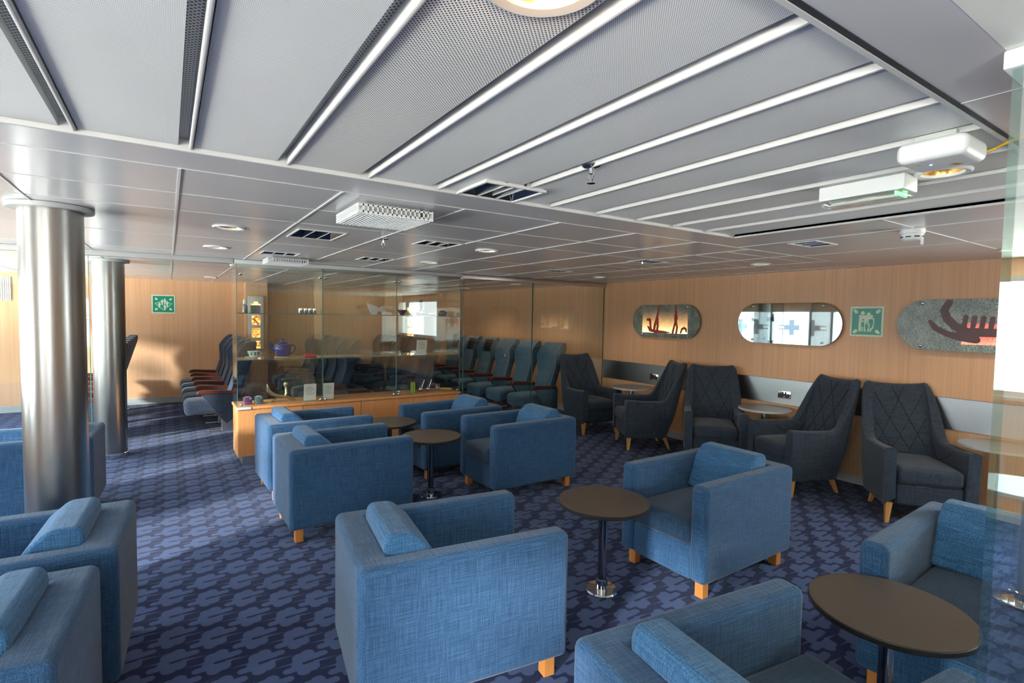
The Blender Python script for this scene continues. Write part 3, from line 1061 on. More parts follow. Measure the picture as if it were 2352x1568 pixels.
# ================================================================== DISPLAY CABINET
CX0, CX1, CY0, CY1, CT = .60, 3.24, 6.18, 6.62, .63
cab = thing('display_cabinet', 'long beech and glass display cabinet standing across the room behind the armchairs', 'cabinet', ((CX0 + CX1) / 2, CY0, 0))
hwc = (CX1 - CX0) / 2
dp = CY1 - CY0
bm = BM(); box(bm, -hwc, hwc, .018, dp, .10, CT - .02); obj('carcass', bm, 'beech', cab, False)
bm = BM(); box(bm, -hwc - .012, hwc + .012, -.012, dp + .01, CT - .02, CT + .008); bevel(bm, .004, 2); obj('worktop', bm, 'beech', cab)
bm = BM(); box(bm, -hwc - .018, -hwc + .13, -.018, -.012, CT - .018, CT + .009); obj('edge_trim', bm, 'grey_edge', cab, False)
bm = BM(); box(bm, -hwc + .05, hwc - .05, .05, dp - .03, .0, .10); obj('plinth', bm, 'satin', cab, False)
nd = 4
for i in range(nd):
    a = -hwc + 2 * hwc * i / nd; b = -hwc + 2 * hwc * (i + 1) / nd
    bm = BM(); box(bm, a + .003, b - .003, 0, .0175, .105, CT - .024); bevel(bm, .002, 1); obj('door', bm, 'beech', cab)
bm = BM(); box(bm, -hwc - .02, hwc + .02, -.02, dp + .01, 2.155, ZC - .002); bevel(bm, .006, 2); obj('top_rail', bm, 'white_bar', cab)
seamx = [-hwc, -hwc + .875, -hwc + 1.755, hwc]
for yy in (.006, dp - .02):
    for i in range(3):
        bm = BM(); box(bm, seamx[i] + .005, seamx[i + 1] - .005, yy - .004, yy + .004, CT + .01, 2.155)
        p_ = obj('glass_pane', bm, 'glass', cab, False)
        if yy < .1:
            for s_ in (seamx[i] + .0025, seamx[i + 1] - .0025):
                bm = BM(); box(bm, s_ - .0022, s_ + .0022, yy - .0045, yy + .0045, CT + .01, 2.155); obj('polished_edge', bm, 'glass_edge', p_, False)
for x in seamx:
    bm = BM(); box(bm, x - .004, x + .004, .014, dp - .028, CT + .01, 2.155); obj('glass_divider', bm, 'green_glass', cab, False)
for z in (1.14, 1.64):
    for i in range(3):
        bm = BM(); box(bm, seamx[i] + .006, seamx[i + 1] - .006, .015, dp - .03, z - .008, z); p_ = obj('glass_shelf', bm, 'green_glass', cab, False)
        bm = BM(); box(bm, seamx[i] + .006, seamx[i + 1] - .006, .0125, .0145, z - .008, z); obj('polished_edge', bm, 'glass_edge', p_, False)
for x in (seamx[1] - .03, seamx[1] + .03, seamx[2] - .03, seamx[2] + .03, seamx[0] + .04, seamx[3] - .04):
    for z in (CT + .035, 2.05):
        bm = BM(); bmesh.ops.create_uvsphere(bm, u_segments=14, v_segments=9, radius=.016, matrix=Matrix.Translation((x, -.012, z))); obj('knob', bm, 'chrome', cab)

Z0, Z1, Z2 = CT + .0085, 1.1405, 1.6405


def single(name, label, cat, bm, mat, loc, rz=0.0, group=None, **kw):
    o = obj(name, bm, mat, loc=loc, **kw)
    o.rotation_euler = (0, 0, rz)
    return tag(o, label, cat, group)


# --- lower level
def glass_block(x, mat, label):
    bm = BM(); box(bm, -.04, .04, -.035, .035, 0, .085); bevel(bm, .006, 2)
    t = single('candle_block', label, 'candle holder', bm, mat, (x, 6.33, Z0), .15)
    bm = BM(); box(bm, -.024, .024, -.02, .02, .05, .0865); obj('candle_well', bm, 'china', t, False)


glass_block(.715, 'purple_glass', 'purple square glass candle holder at the lower left of the cabinet')
glass_block(.825, 'smoke_glass', 'grey square glass candle holder at the lower left of the cabinet')
t = thing('metal_sculpture', 'curved pale metal sculpture of a horn shape on arched feet, bottom of the cabinet', 'sculpture', (1.06, 6.34, Z0), .1)
bm = BM(); tube(bm, [(-.15, 0, .215), (-.14, 0, .15), (-.10, 0, .10), (-.03, 0, .075), (.04, 0, .07)], [.010, .022, .024, .018, .012], 10); obj('horn', bm, 'brass', t)
bm = BM(); tube(bm, [(-.14 + .26 * i / 12, -.03, .008 + .055 * sin(pi * i / 12)) for i in range(13)], .008, 8); tube(bm, [(-.10 + .26 * i / 12, .03, .008 + .055 * sin(pi * i / 12)) for i in range(13)], .008, 8); obj('arched_foot', bm, 'brass', t)
bm = BM(); tube(bm, [(.03, 0, .06), (.055, 0, .10), (.05, 0, .19)], .014, 8); lathe(bm, [(.0, .17), (.026, .18), (.03, .20), (.02, .222), (.0, .225)], 16, (.05, 0, 0), False); obj('finial', bm, 'brass', t)
bm = BM(); lathe(bm, [(.175, -.012), (.188, 0), (.175, .012)], 64); 
disc = single('glass_dish', 'round clear glass dish standing on edge behind the two lower cards', 'dish', bm, 'green_glass', (1.265, 6.46, Z0 + .188))
disc.rotation_euler = (R(84), 0, 0)


def card(x, y, z, w_, h, label, rz=0.0):
    t = thing('information_card', label, 'card', (x, y, z), rz, 'printed cards in the cabinet')
    bm = BM(); box(bm, -w_ / 2, w_ / 2, -.004, .004, .004, h, Matrix.Rotation(R(8), 4, 'X')); obj('card', bm, 'paper', t, False)
    bm = BM(); box(bm, -w_ / 2 - .006, w_ / 2 + .006, -.012, .03, 0, .006); obj('stand', bm, 'glass_edge', t, False)
    bm = BM()
    for i in range(6):
        zz = h * (.80 - .085 * i)
        box(bm, -w_ * .36, w_ * (.34 if i % 3 else .15), -.0048, -.004, zz, zz + h * .025, Matrix.Rotation(R(8), 4, 'X'))
    obj('text_lines', bm, 'ink', t, False)


card(1.355, 6.29, Z0, .135, .20, 'white printed card left of the first cabinet upright, bottom level')
card(1.56, 6.29, Z0, .125, .20, 'white printed card right of the first cabinet upright, bottom level')
card(2.75, 6.33, Z1, .14, .185, 'white printed card on the middle glass shelf at the right')
bm = BM(); bmesh.ops.create_uvsphere(bm, u_segments=16, v_segments=10, radius=.022); single('glass_marble', 'small silver ball beside the right cabinet upright, bottom level', 'ball', bm, 'chrome', (2.47, 6.38, Z0 + .022))
t = thing('green_candle', 'bundle of lime green stalks standing on the cabinet counter', 'candle', (2.64, 6.33, Z0))
for i in range(7):
    a = 2 * pi * i / 6
    r_ = .022 if i < 6 else 0
    bm = BM(); lathe(bm, [(.011, 0), (.011, .12 + .008 * (i % 3)), (.004, .127 + .008 * (i % 3))], 10, (r_ * cos(a), r_ * sin(a), 0)); obj('stalk', bm, 'lime', t)
for k_, x in enumerate((2.78, 2.885)):
    t = thing('tea_infuser', ['silver ball infuser with long handle, next to the green bundle', 'silver ball infuser with long handle, next to the wood handled grater'][k_], 'infuser', (x, 6.40, Z0), 0, 'silver infusers')
    bm = BM(); lathe(bm, [(.0, 0)] + [(.03 * sin(pi * i / 10), .03 - .03 * cos(pi * i / 10)) for i in range(1, 10)] + [(.0, .06)], 18, cap=False); obj('bowl', bm, 'chrome', t)
    bm = BM(); tube(bm, [(.012, 0, .055), (.05, .0, .15)], .006, 8); obj('handle', bm, 'chrome', t)
t = thing('wooden_ladle', 'steel cup with a long pale wooden handle at the right end of the counter', 'ladle', (3.0, 6.40, Z0), -.12)
bm = BM(); lathe(bm, [(.028, 0), (.034, .03), (.034, .085), (.03, .085), (.028, .01)], 20, (.02, 0, 0)); obj('cup', bm, 'chrome', t)
bm = BM(); tube(bm, [(.04, -.02, .03), (.12, -.03, .024), (.20, -.04, .016)], [.008, .012, .014], 8); obj('handle', bm, 'pine', t)

# --- middle shelf
bm = BM(); lathe(bm, [(.0, 0), (.04, 0), (.045, .006), (.082, .016), (.084, .020), (.045, .011), (.0, .009)], 40, cap=False)
single('saucer', 'white saucer under the patterned tea cup on the middle glass shelf', 'saucer', bm, 'china', (.78, 6.36, Z1))
t = thing('tea_cup', 'white tea cup with dark green leaf pattern on the middle glass shelf', 'cup', (.78, 6.36, Z1 + .0105))
bm = BM(); lathe(bm, [(.0, 0), (.026, 0), (.03, .006), (.052, .03), (.06, .072), (.057, .072), (.049, .03), (.0, .012)], 40, cap=False); obj('bowl', bm, 'china', t)
bm = BM(); tube(bm, [(.055, 0, .058), (.075, 0, .06), (.082, 0, .045), (.072, 0, .028), (.05, 0, .026)], .005, 8); obj('handle', bm, 'china', t)
bm = BM()
for i in range(9):
    a = 2 * pi * i / 9
    for zz in (.036, .054):
        m_ = Matrix.Rotation(a, 4, 'Z') @ Matrix.Translation((.0535 if zz < .04 else .0575, 0, zz))
        box(bm, -.003, .001, -.009, .009, -.007, .007, m_)
obj('leaf_pattern', bm, 'leaf', t, False)
bm = BM(); lathe(bm, [(.0, 0), (.085, 0), (.088, .006), (.085, .016), (.0, .018)], 40, cap=False)
single('trivet', 'round pale wooden stand under the cobalt teapot', 'trivet', bm, 'pine', (1.08, 6.37, Z1))
t = thing('teapot', 'cobalt blue glazed teapot on a wooden stand, middle glass shelf', 'teapot', (1.08, 6.37, Z1 + .0185))
bm = BM(); lathe(bm, [(.0, 0), (.07, 0), (.076, .01), (.086, .07), (.088, .10), (.078, .13), (.052, .142), (.0, .145)], 48, cap=False); obj('body', bm, 'cobalt', t)
bm = BM(); lathe(bm, [(.053, .142), (.05, .15), (.03, .158), (.0, .16)], 32, cap=False); tube(bm, [(-.02, 0, .156), (-.018, 0, .178), (0, 0, .19), (.018, 0, .178), (.02, 0, .156)], .006, 8); obj('lid', bm, 'cobalt', t)
bm = BM(); tube(bm, [(-.075, 0, .065), (-.105, 0, .10), (-.125, 0, .145), (-.135, 0, .15)], [.022, .016, .010, .009], 12); obj('spout', bm, 'cobalt', t)
bm = BM(); tube(bm, [(.075, 0, .12), (.11, 0, .125), (.132, 0, .10), (.128, 0, .06), (.105, 0, .03), (.08, 0, .025)], .007, 10); obj('handle', bm, 'cobalt', t)
t = thing('red_dish', 'red glass dish holding small red shapes on the middle glass shelf', 'dish', (1.375, 6.36, Z1))
bm = BM(); box(bm, -.07, .07, -.04, .04, 0, .028); bevel(bm, .01, 3); obj('tray', bm, 'red_glass', t)
for x_, h_ in ((-.04, .05), (-.012, .07), (.012, .062)):
    bm = BM(); lathe(bm, [(.012, .026), (.013, h_ - .015), (.007, h_ - .008), (.008, h_), (.0, h_ + .003)], 12, (x_, 0, 0)); obj('figure', bm, 'red_glass', t)

# --- top shelf
t = thing('perfume_box', 'small dark blue and green box on the top glass shelf at the left', 'box', (.80, 6.38, Z2), .2)
bm = BM(); box(bm, -.05, .05, -.025, .025, 0, .085); bevel(bm, .002, 1); obj('carton', bm, 'cobalt', t)
bm = BM(); box(bm, -.051, .0, -.0265, -.0255, .006, .08); obj('picture_panel', bm, 'leaf', t, False)
t = thing('glass_bottle', 'little clear bottle with white stopper beside the blue box, top shelf', 'bottle', (.70, 6.36, Z2))
bm = BM(); lathe(bm, [(.0, 0), (.024, 0), (.026, .01), (.026, .08), (.01, .09), (.0, .092)], 24, cap=False); obj('body', bm, 'smoke_glass', t)
bm = BM(); lathe(bm, [(.008, .09), (.02, .10), (.022, .125), (.012, .15), (.0, .152)], 20, cap=False); obj('stopper', bm, 'china', t)
for i in range(4):
    bm = BM(); lathe(bm, [(.0, 0), (.022, 0), (.024, .004), (.024, .06), (.021, .06), (.021, .01), (.0, .008)], 24, cap=False)
    single('silver_cup', ['leftmost', 'second', 'third', 'rightmost'][i] + ' of the four small silver cups on the top glass shelf', 'cup', bm, 'chrome', (1.275 + .05 * i, 6.37, Z2), 0, 'silver cups on the top shelf')
t = thing('paper_bird', 'white folded paper bird on the top glass shelf', 'ornament', (2.16, 6.37, Z2))
bm = BM()
V = [bm.verts.new(p) for p in ((-.12, 0, .15), (-.055, -.035, 0), (.01, -.03, .0), (.02, 0, .10), (-.05, .035, 0), (.01, .03, 0))]
for f in ((0, 1, 3), (1, 2, 3), (0, 3, 4), (4, 3, 5), (1, 4, 5, 2), (0, 4, 1), (2, 5, 3)): bm.faces.new([V[i] for i in f])
obj('body', bm, 'paper', t, False)
bm = BM()
V = [bm.verts.new(p) for p in ((.0, -.01, .04), (.0, .01, .04), (.13, 0, .045), (.09, 0, .115), (.03, 0, .09))]
for f in ((0, 2, 3, 4), (1, 4, 3, 2), (0, 1, 2), (0, 4, 1)): bm.faces.new([V[i] for i in f])
obj('wing', bm, 'paper', t, False)
bm = BM(); lathe(bm, [(.0, 0), (.025, 0), (.03, .008), (.062, .062), (.065, .068), (.06, .066), (.03, .014), (.0, .01)], 32, cap=False)
single('violet_bowl', 'small violet bowl on the top glass shelf at the right', 'bowl', bm, 'violet', (2.50, 6.36, Z2))
t = thing('perfume_bottle', 'square cut crystal bottle with a tall dark stopper, top glass shelf', 'bottle', (2.76, 6.36, Z2))
bm = BM(); prism(bm, [(-.042, 0), (.042, 0), (.055, .075), (-.055, .075)], -.03, .03, 'xz'); bevel(bm, .006, 2); obj('body', bm, 'chrome', t)
bm = BM(); lathe(bm, [(.012, .075), (.014, .09), (.023, .10), (.023, .19), (.018, .20), (.0, .202)], 20, cap=False); obj('stopper', bm, 'black_gloss', t)
bm = BM(); lathe(bm, [(.0, 0), (.03, 0), (.05, .018), (.05, .03), (.03, .04), (.0, .042)], 28, cap=False)
single('gold_box', 'flat round gold box on the top glass shelf', 'box', bm, 'gold', (2.92, 6.37, Z2))
bm = BM(); lathe(bm, [(.0, 0), (.045, 0), (.06, .02), (.055, .05), (.03, .068), (.0, .072)], 28, cap=False)
single('glass_paperweight', 'clear domed paperweight on the top glass shelf at the far right', 'paperweight', bm, 'smoke_glass', (3.07, 6.37, Z2))

# ================================================================== RIGHT WALL: MIRRORS, SIGN, SOCKETS
WX = XR


def stadium(w_, h, n=24, cy=0, cz=0):
    r = h / 2
    out = []
    for i in range(n + 1): a = -pi / 2 + pi * i / n; out.append((cy + w_ / 2 - r + r * cos(a), cz + r * sin(a)))
    for i in range(n + 1): a = pi / 2 + pi * i / n; out.append((cy - w_ / 2 + r + r * cos(a), cz + r * sin(a)))
    return out


def oval_panel(y, z, w_, h, face_mat, label, name='oval_mirror', cat='mirror'):
    t = thing(name, label, cat, (WX - .045, y, z), 0)
    bm = BM(); prism(bm, stadium(w_, h), 0, .022, 'yz'); obj('panel', bm, face_mat, t, ang=30)
    bm = BM(); prism(bm, stadium(w_ - .16, h - .14), .022, .043, 'yz'); obj('backing', bm, 'satin', t, ang=30)
    for sy_ in (-1, 1):
        for sz_ in (-1, 1):
            bm = BM(); lathe(bm, [(.013, 0), (.013, .008), (.009, .011), (.0, .0115)], 16, cap=False)
            bmesh.ops.transform(bm, matrix=Matrix.Translation((0, sy_ * (w_ / 2 - h * .42), sz_ * (h / 2 - .035))) @ Matrix.Rotation(R(-90), 4, 'Y'), verts=bm.verts)
            obj('stud', bm, 'chrome', t)
    return t


MW, MH = 1.18, .46
t1 = oval_panel(4.96, 1.615, MW, MH, 'etch_fire', 'oval etched glass panel with red figures and amber light, leftmost on the wood wall', 'etched_panel', 'wall panel')
t2 = oval_panel(3.23, 1.618, MW, MH, 'mirror', 'plain oval mirror between the etched panel and the green sign')
t3 = oval_panel(1.565, 1.635, MW, MH, 'etch_red', 'oval speckled panel with a dark longship and red glow at the right edge', 'etched_panel', 'wall panel')


def print_flat(name, polys, mat, parent, d=-.0012):
    bm = BM()
    for i, p in enumerate(polys): prism(bm, p, d - i * .00004, 0.0, 'yz')
    return obj(name, bm, mat, parent, False)


def stroke(pts, w_):
    """thick polyline -> list of polygons in the plane"""
    out = []
    for (a, b), wa, wb in zip(zip(pts, pts[1:]), w_, w_[1:]):
        d = Vector((b[0] - a[0], b[1] - a[1])); n = Vector((-d.y, d.x)).normalized()
        out.append([(a[0] + n.x * wa, a[1] + n.y * wa), (a[0] - n.x * wa, a[1] - n.y * wa), (b[0] - n.x * wb, b[1] - n.y * wb), (b[0] + n.x * wb, b[1] + n.y * wb)])
    for p, w__ in zip(pts, w_):
        out.append([(p[0] + w__ * cos(2 * pi * i / 12), p[1] + w__ * sin(2 * pi * i / 12)) for i in range(12)])
    return out


# panel one: two standing figures and a curled boat (picture right = -y)
def fl(pts): return [(-a, b) for a, b in pts]
P1 = []
P1 += stroke(fl([(-.30, .02), (-.255, .02), (-.245, -.06), (-.235, -.12)]), [.02, .02, .018, .02])
P1 += stroke(fl([(-.29, -.08), (-.25, -.13), (-.15, -.145), (.0, -.15), (.10, -.155)]), [.012, .022, .022, .016, .006])
P1 += stroke(fl([(-.10, .20), (-.105, .15), (-.13, .03), (-.165, -.06), (-.175, -.13)]), [.018, .012, .024, .022, .02])
P1 += stroke(fl([(-.12, .05), (-.11, -.06), (-.12, -.13)]), [.02, .018, .02])
P1 += stroke(fl([(.20, .20), (.20, .15), (.205, .05), (.20, .0)]), [.018, .012, .03, .02])
P1 += stroke(fl([(.20, .0), (.175, -.08), (.155, -.155)]), [.016, .014, .016])
P1 += stroke(fl([(.205, .0), (.23, -.08), (.215, -.16)]), [.016, .014, .016])
P1 += stroke(fl([(.29, -.15), (.31, -.10), (.345, -.085), (.375, -.10), (.38, -.13)]), [.012, .014, .016, .014, .012])
print_flat('red_figures', P1, 'oxide', t1)
# panel three: longship with crew
P3 = []
P3 += stroke(fl([(-.20, .20), (-.235, .13), (-.21, .06), (-.15, -.01), (-.06, -.06), (.6 - .06, -.06)]), [.028, .03, .032, .034, .036, .036])
P3 += stroke(fl([(-.33, .03), (-.29, -.03), (-.20, -.08), (-.10, -.11), (.0, -.125)]), [.018, .024, .026, .03, .03])
P3.append(fl([(-.14, -.13), (-.14, -.03), (.02, -.02), (.02, -.145)]))
for i in range(11):
    yy = -.09 + .06 * i
    P3 += stroke(fl([(yy + .012, .075 - .004 * i), (yy, -.04)]), [.019, .017])
P3 += stroke(fl([(.20, .125), (.27, .125)]), [.034, .034])
print_flat('dark_longship', P3, 'oxide_dark', t3)

# emergency sign with family and arrows, right wall
def arrow(cx_, cy_, ang, s):
    c_, s_ = cos(ang), sin(ang)
    pts = [(-1, -.45), (-.1, -.45), (-.1, -1), (1, -.0), (-.1, 1), (-.1, .45), (-1, .45)]
    return [(cx_ + s * (c_ * a - s_ * b), cy_ + s * (s_ * a + c_ * b)) for a, b in pts]


def corner_arrow(cx_, cy_, ang, s):
    c_, s_ = cos(ang), sin(ang)
    pts = [(-1.1, -.55), (.0, -.55), (.1, -.9), (1, 0), (.1, .9), (.0, .55), (-1.1, .55)]
    return [(cx_ + s * (c_ * a - s_ * b), cy_ + s * (s_ * a + c_ * b)) for a, b in pts]


def disc2(cx_, cy_, r, n=20): return [(cx_ + r * cos(2 * pi * i / n), cy_ + r * sin(2 * pi * i / n)) for i in range(n)]


def sign(label, loc, rz, w_, h, bits, name='muster_sign'):
    t = thing(name, label, 'sign', loc, rz)
    bm = BM(); box(bm, -w_ / 2, w_ / 2, -.004, 0, -h / 2, h / 2); obj('plate', bm, 'sign_pale', t, False)
    f = .018
    bm = BM(); box(bm, -w_ / 2 + f, w_ / 2 - f, -.0046, -.004, -h / 2 + f, h / 2 - f); obj('green_field', bm, 'green', t, False)
    for nm, mat, d, polys in bits:
        bm = BM()
        for i, p in enumerate(polys): prism(bm, p, -.0046 - d - i * .000012, -.0046 - d + .0006, 'xz')
        obj(nm, bm, mat, t, False)
    return t


S = .30
fam = []
fam += [disc2(-.035, .085, .019), disc2(.018, .073, .018), disc2(.044, .052, .014)]
fam += [[(-.068, .063), (-.004, .063), (.004, .055), (.035, .055), (.048, .036), (.068, .036), (.068, -.03), (.06, -.03), (.06, .024), (.02, .024), (.02, -.005), (.03, -.03), (.026, -.10), (-.07, -.10)]]
fam_g = [disc2(-.03, .016, .009), disc2(.006, -.008, .007), [(-.046, -.006), (-.018, -.006), (-.018, -.055), (-.046, -.055)], [(-.044, -.055), (-.038, -.055), (-.038, -.1), (-.044, -.1)], [(-.028, -.055), (-.020, -.055), (-.020, -.1), (-.028, -.1)],
         [(-.008, -.022), (.016, -.022), (.02, -.055), (.006, -.1), (.0, -.1), (-.01, -.055)]]
right_leg = [[(.058, -.028), (.066, -.028), (.064, -.07), (.052, -.07), (.045, -.10), (.03, -.10), (.034, -.07), (.05, -.06)]]
AR = [corner_arrow(-.098, .098, R(-45), .024), corner_arrow(.098, .098, R(-135), .024), corner_arrow(-.098, -.098, R(45), .024), corner_arrow(.098, -.098, R(135), .024)]
# picture right on this wall is -y: rotate so that local -y faces the room (-x)
sign('square green muster sign with a family, on the wood wall beside the plain mirror', (XR - .0005, 2.435, 1.655), R(-90), S, S,
     [('white_pictogram', 'sign_pale', .0005, fam + right_leg + AR), ('green_detail', 'green', .001, fam_g)])
S2w, S2h = .35, .325
ppl = []
for cx_, cy_ in ((-.06, -.02), (-.02, .03), (.02, .045), (.055, .0), (.018, -.06)):
    ppl += [disc2(cx_, cy_ + .048, .010, 12), [(cx_ - .018, cy_ + .03), (cx_, cy_ + .042), (cx_ + .018, cy_ + .03), (cx_ + .016, cy_ - .005), (cx_ + .011, cy_ - .005), (cx_ + .011, cy_ - .045), (cx_ - .011, cy_ - .045), (cx_ - .011, cy_ - .005), (cx_ - .016, cy_ - .005)]]
dia = []
for a_, b_ in (((-.125, .01), (0, .06)), ((0, .06), (.125, .01)), ((.125, .01), (0, -.105)), ((0, -.105), (-.125, .01))):
    dia += stroke([a_, b_], [.004, .004])[:1]
AR2 = [arrow(-.105, .088, R(-45), .026), arrow(.105, .088, R(-135), .026), arrow(-.105, -.088, R(45), .026), arrow(.105, -.088, R(135), .026)]
sign('green muster station sign with a group in a diamond on the far wood wall', (-.065, YB - .0005, 1.765), 0, S2w, S2h, [('white_pictogram', 'sign_pale', .0005, ppl + dia + AR2)])

for yy, lab in ((5.135, 'double power socket on the steel band behind the far grey side table'), (3.23, 'double power socket on the steel band above the middle grey side table')):
    t = thing('power_socket', lab, 'socket', (XR - .012, yy, .812), 0, 'power sockets on the steel band')
    bm = BM(); box(bm, -.008, 0, -.073, .073, -.043, .043); bevel(bm, .003, 2); obj('face_plate', bm, 'chrome', t)
    for s_ in (-1, 1):
        bm = BM(); box(bm, -.0095, -.008, s_ * .036 - .026, s_ * .036 + .026, -.03, .004); obj('socket_insert', bm, 'black', t, False)
        bm = BM(); box(bm, -.012, -.008, s_ * .016 - .009, s_ * .016 + .009, .012, .03); obj('rocker_switch', bm, 'black', t, False)

# ================================================================== CEILING FIXTURES
def downlight(x, y, r, label, mat, big=False, z=ZC):
    t = thing('downlight', label, 'ceiling light', (x, y, z), 0, None if big else 'recessed downlights')
    bm = BM(); lathe(bm, [(r * .86, .004), (r * .88, -.006), (r * 1.08, -.009), (r * 1.17, -.004), (r * 1.17, .0005)], 48, cap=False); obj('trim_ring', bm, 'grey_base' if big else 'white', t)
    bm = BM(); lathe(bm, [(r * .87, .001), (r * .78, .03), (r * .55, .055)], 48, cap=False); obj('reflector', bm, 'reflector', t)
    bm = BM(); lathe(bm, [(r * .60, .052), (r * .60, .060)], 32); obj('lamp_glass', bm, mat, t, False)
    if big:
        for dx in (-.028, .028):
            bm = BM(); bmesh.ops.create_uvsphere(bm, u_segments=16, v_segments=10, radius=.022, matrix=Matrix.Translation((dx, .0, .03))); obj('bulb', bm, mat, t)
    d = bpy.data.lights.new('lamp_light', 'SPOT'); d.energy = 9 if big else 11
    d.color = (1, .72, .42) if big else (1, .80, .58); d.spot_size = R(130); d.spot_blend = .6; d.shadow_soft_size = r * .5
    lo = bpy.data.objects.new('lamp_light', d); COL.objects.link(lo); lo.parent = t; lo.location = (0, 0, -.012)
    if big:
        d = bpy.data.lights.new('bulb_light', 'POINT'); d.energy = 0.45; d.color = (1, .46, .14); d.shadow_soft_size = .03
        lo = bpy.data.objects.new('bulb_light', d); COL.objects.link(lo); lo.parent = t; lo.location = (0, 0, -.03)
    return t


downlight(*BIG[0], 'large glowing amber downlight at the top edge of the picture', 'lamp', True, ZC + .012)
downlight(*BIG[1], 'round downlight in the perforated plank beside the white wireless unit', 'lamp_far', False, ZC + .012)
LL = ['downlight over the aisle in front of the cabinet left end, nearer of two', 'downlight over the aisle just before the cabinet left end', 'downlight between the two louvred lights in the middle of the ceiling',
      'downlight close to the right end of the cabinet top rail', 'downlight by the wood wall above the nearest wing chairs', 'downlight by the wood wall above the farthest wing chair',
      'downlight behind the glass partition, nearest the wood wall', 'farthest downlight in the right corner behind the glass partition', 'downlight over the recliner seats near the muster station sign', 'downlight at the right edge seen against the glass screen']
for (x, y), lab in zip(LAMPS, LL): downlight(x, y, LR * .98, lab, 'lamp_far')

LV = ['louvred ceiling light at the far edge of the perforated planks', 'louvred ceiling light left of the square air diffuser, over the aisle', 'louvred ceiling light in the middle of the smooth ceiling', 'louvred ceiling light just in front of the far air diffuser',
      'louvred ceiling light near the middle of the cabinet top rail', 'louvred ceiling light on the right beside the perforated planks, catching bright reflections', 'louvred ceiling light above the middle wing chairs', 'louvred ceiling light above the far wing chairs']
for (x0, x1, y0, y1), lab in zip(LOUV, LV):
    t = thing('louvre_light', lab, 'ceiling light', ((x0 + x1) / 2, (y0 + y1) / 2, ZC), 0, 'louvred ceiling lights')
    hx, hy = (x1 - x0) / 2, (y1 - y0) / 2
    bm = BM()
    for a, b, c_, d_ in ((-hx - .009, hx + .009, -hy - .009, -hy + .002), (-hx - .009, hx + .009, hy - .002, hy + .009), (-hx - .009, -hx + .002, -hy, hy), (hx - .002, hx + .009, -hy, hy)): box(bm, a, b, c_, d_, -.005, .006)
    obj('frame', bm, 'white_bar', t, False)
    bm = BM(); box(bm, -hx, hx, -hy, hy, .055, .065); obj('housing', bm, 'black_gloss', t, False)
    bm = BM()
    for sx_ in (-1, 1): bm.faces.new([bm.verts.new(p) for p in ((sx_ * hx, -hy, 0), (sx_ * hx, hy, 0), (sx_ * (hx - .05), hy, .055), (sx_ * (hx - .05), -hy, .055))])
    for sy_ in (-1, 1): bm.faces.new([bm.verts.new(p) for p in ((-hx, sy_ * hy, 0), (hx, sy_ * hy, 0), (hx, sy_ * (hy - .04), .055), (-hx, sy_ * (hy - .04), .055))])
    obj('reflector', bm, 'gunmetal', t, False)
    for k_ in (-1, 1):
        bm = BM(); prism(bm, [(k_ * hx / 3 - .004, .0), (k_ * hx / 3 + .004, .0), (k_ * hx / 3 + .018, .055), (k_ * hx / 3 - .018, .055)], -hy, hy, 'xz'); obj('louvre_blade', bm, 'gunmetal', t, False)
    bm = BM()
    for k_ in (-1, 1): box(bm, k_ * hx / 3 - .0025, k_ * hx / 3 + .0025, -hy, hy, -.002, .001)
    obj('blade_edge', bm, 'white_bar', t, False)


def diffuser(x0, x1, y0, y1, label):
    t = thing('air_diffuser', label, 'air vent', ((x0 + x1) / 2, (y0 + y1) / 2, ZC), 0, 'white air diffusers')
    hx, hy = (x1 - x0) / 2, (y1 - y0) / 2
    H_ = .062
    bm = BM()
    box(bm, -hx, hx, -hy, hy, -H_, -H_ + .006)
    for s_ in (-1, 1):
        n = 17
        for i in range(n):
            a = -hx + 2 * hx * i / (n - 1)
            box(bm, a - .0035, a + .0035, s_ * hy - .003, s_ * hy + .003, -H_, -.012)
        for i in range(n):
            a = -hy + 2 * hy * i / (n - 1)
            box(bm, s_ * hx - .003, s_ * hx + .003, a - .0035, a + .0035, -H_, -.012)
    for zz in (-H_ + .012, -.018):
        box(bm, -hx, hx, -hy - .003, -hy + .003, zz - .006, zz + .003); box(bm, -hx, hx, hy - .003, hy + .003, zz - .006, zz + .003)
        box(bm, -hx - .003, -hx + .003, -hy, hy, zz - .006, zz + .003); box(bm, hx - .003, hx + .003, -hy, hy, zz - .006, zz + .003)
    obj('slotted_body', bm, 'white', t, False)
    bm = BM(); box(bm, -hx + .05, hx - .05, -hy + .05, hy - .05, -H_ + .006, 0); obj('neck', bm, 'grey_base', t, False)
    bm = BM()
    for i in range(22):
        a = -hx + .012 + (2 * hx - .024) * i / 21
        box(bm, a - .0035, a + .0035, -hy + .01, hy - .01, -H_ - .0025, -H_)
    obj('face_ribs', bm, 'white', t, False)


diffuser(.775, 1.165, 2.55, 2.93, 'square white air diffuser on the smooth ceiling in front of the cabinet')
diffuser(.82, 1.19, 5.58, 5.92, 'square white air diffuser right above the front of the cabinet')

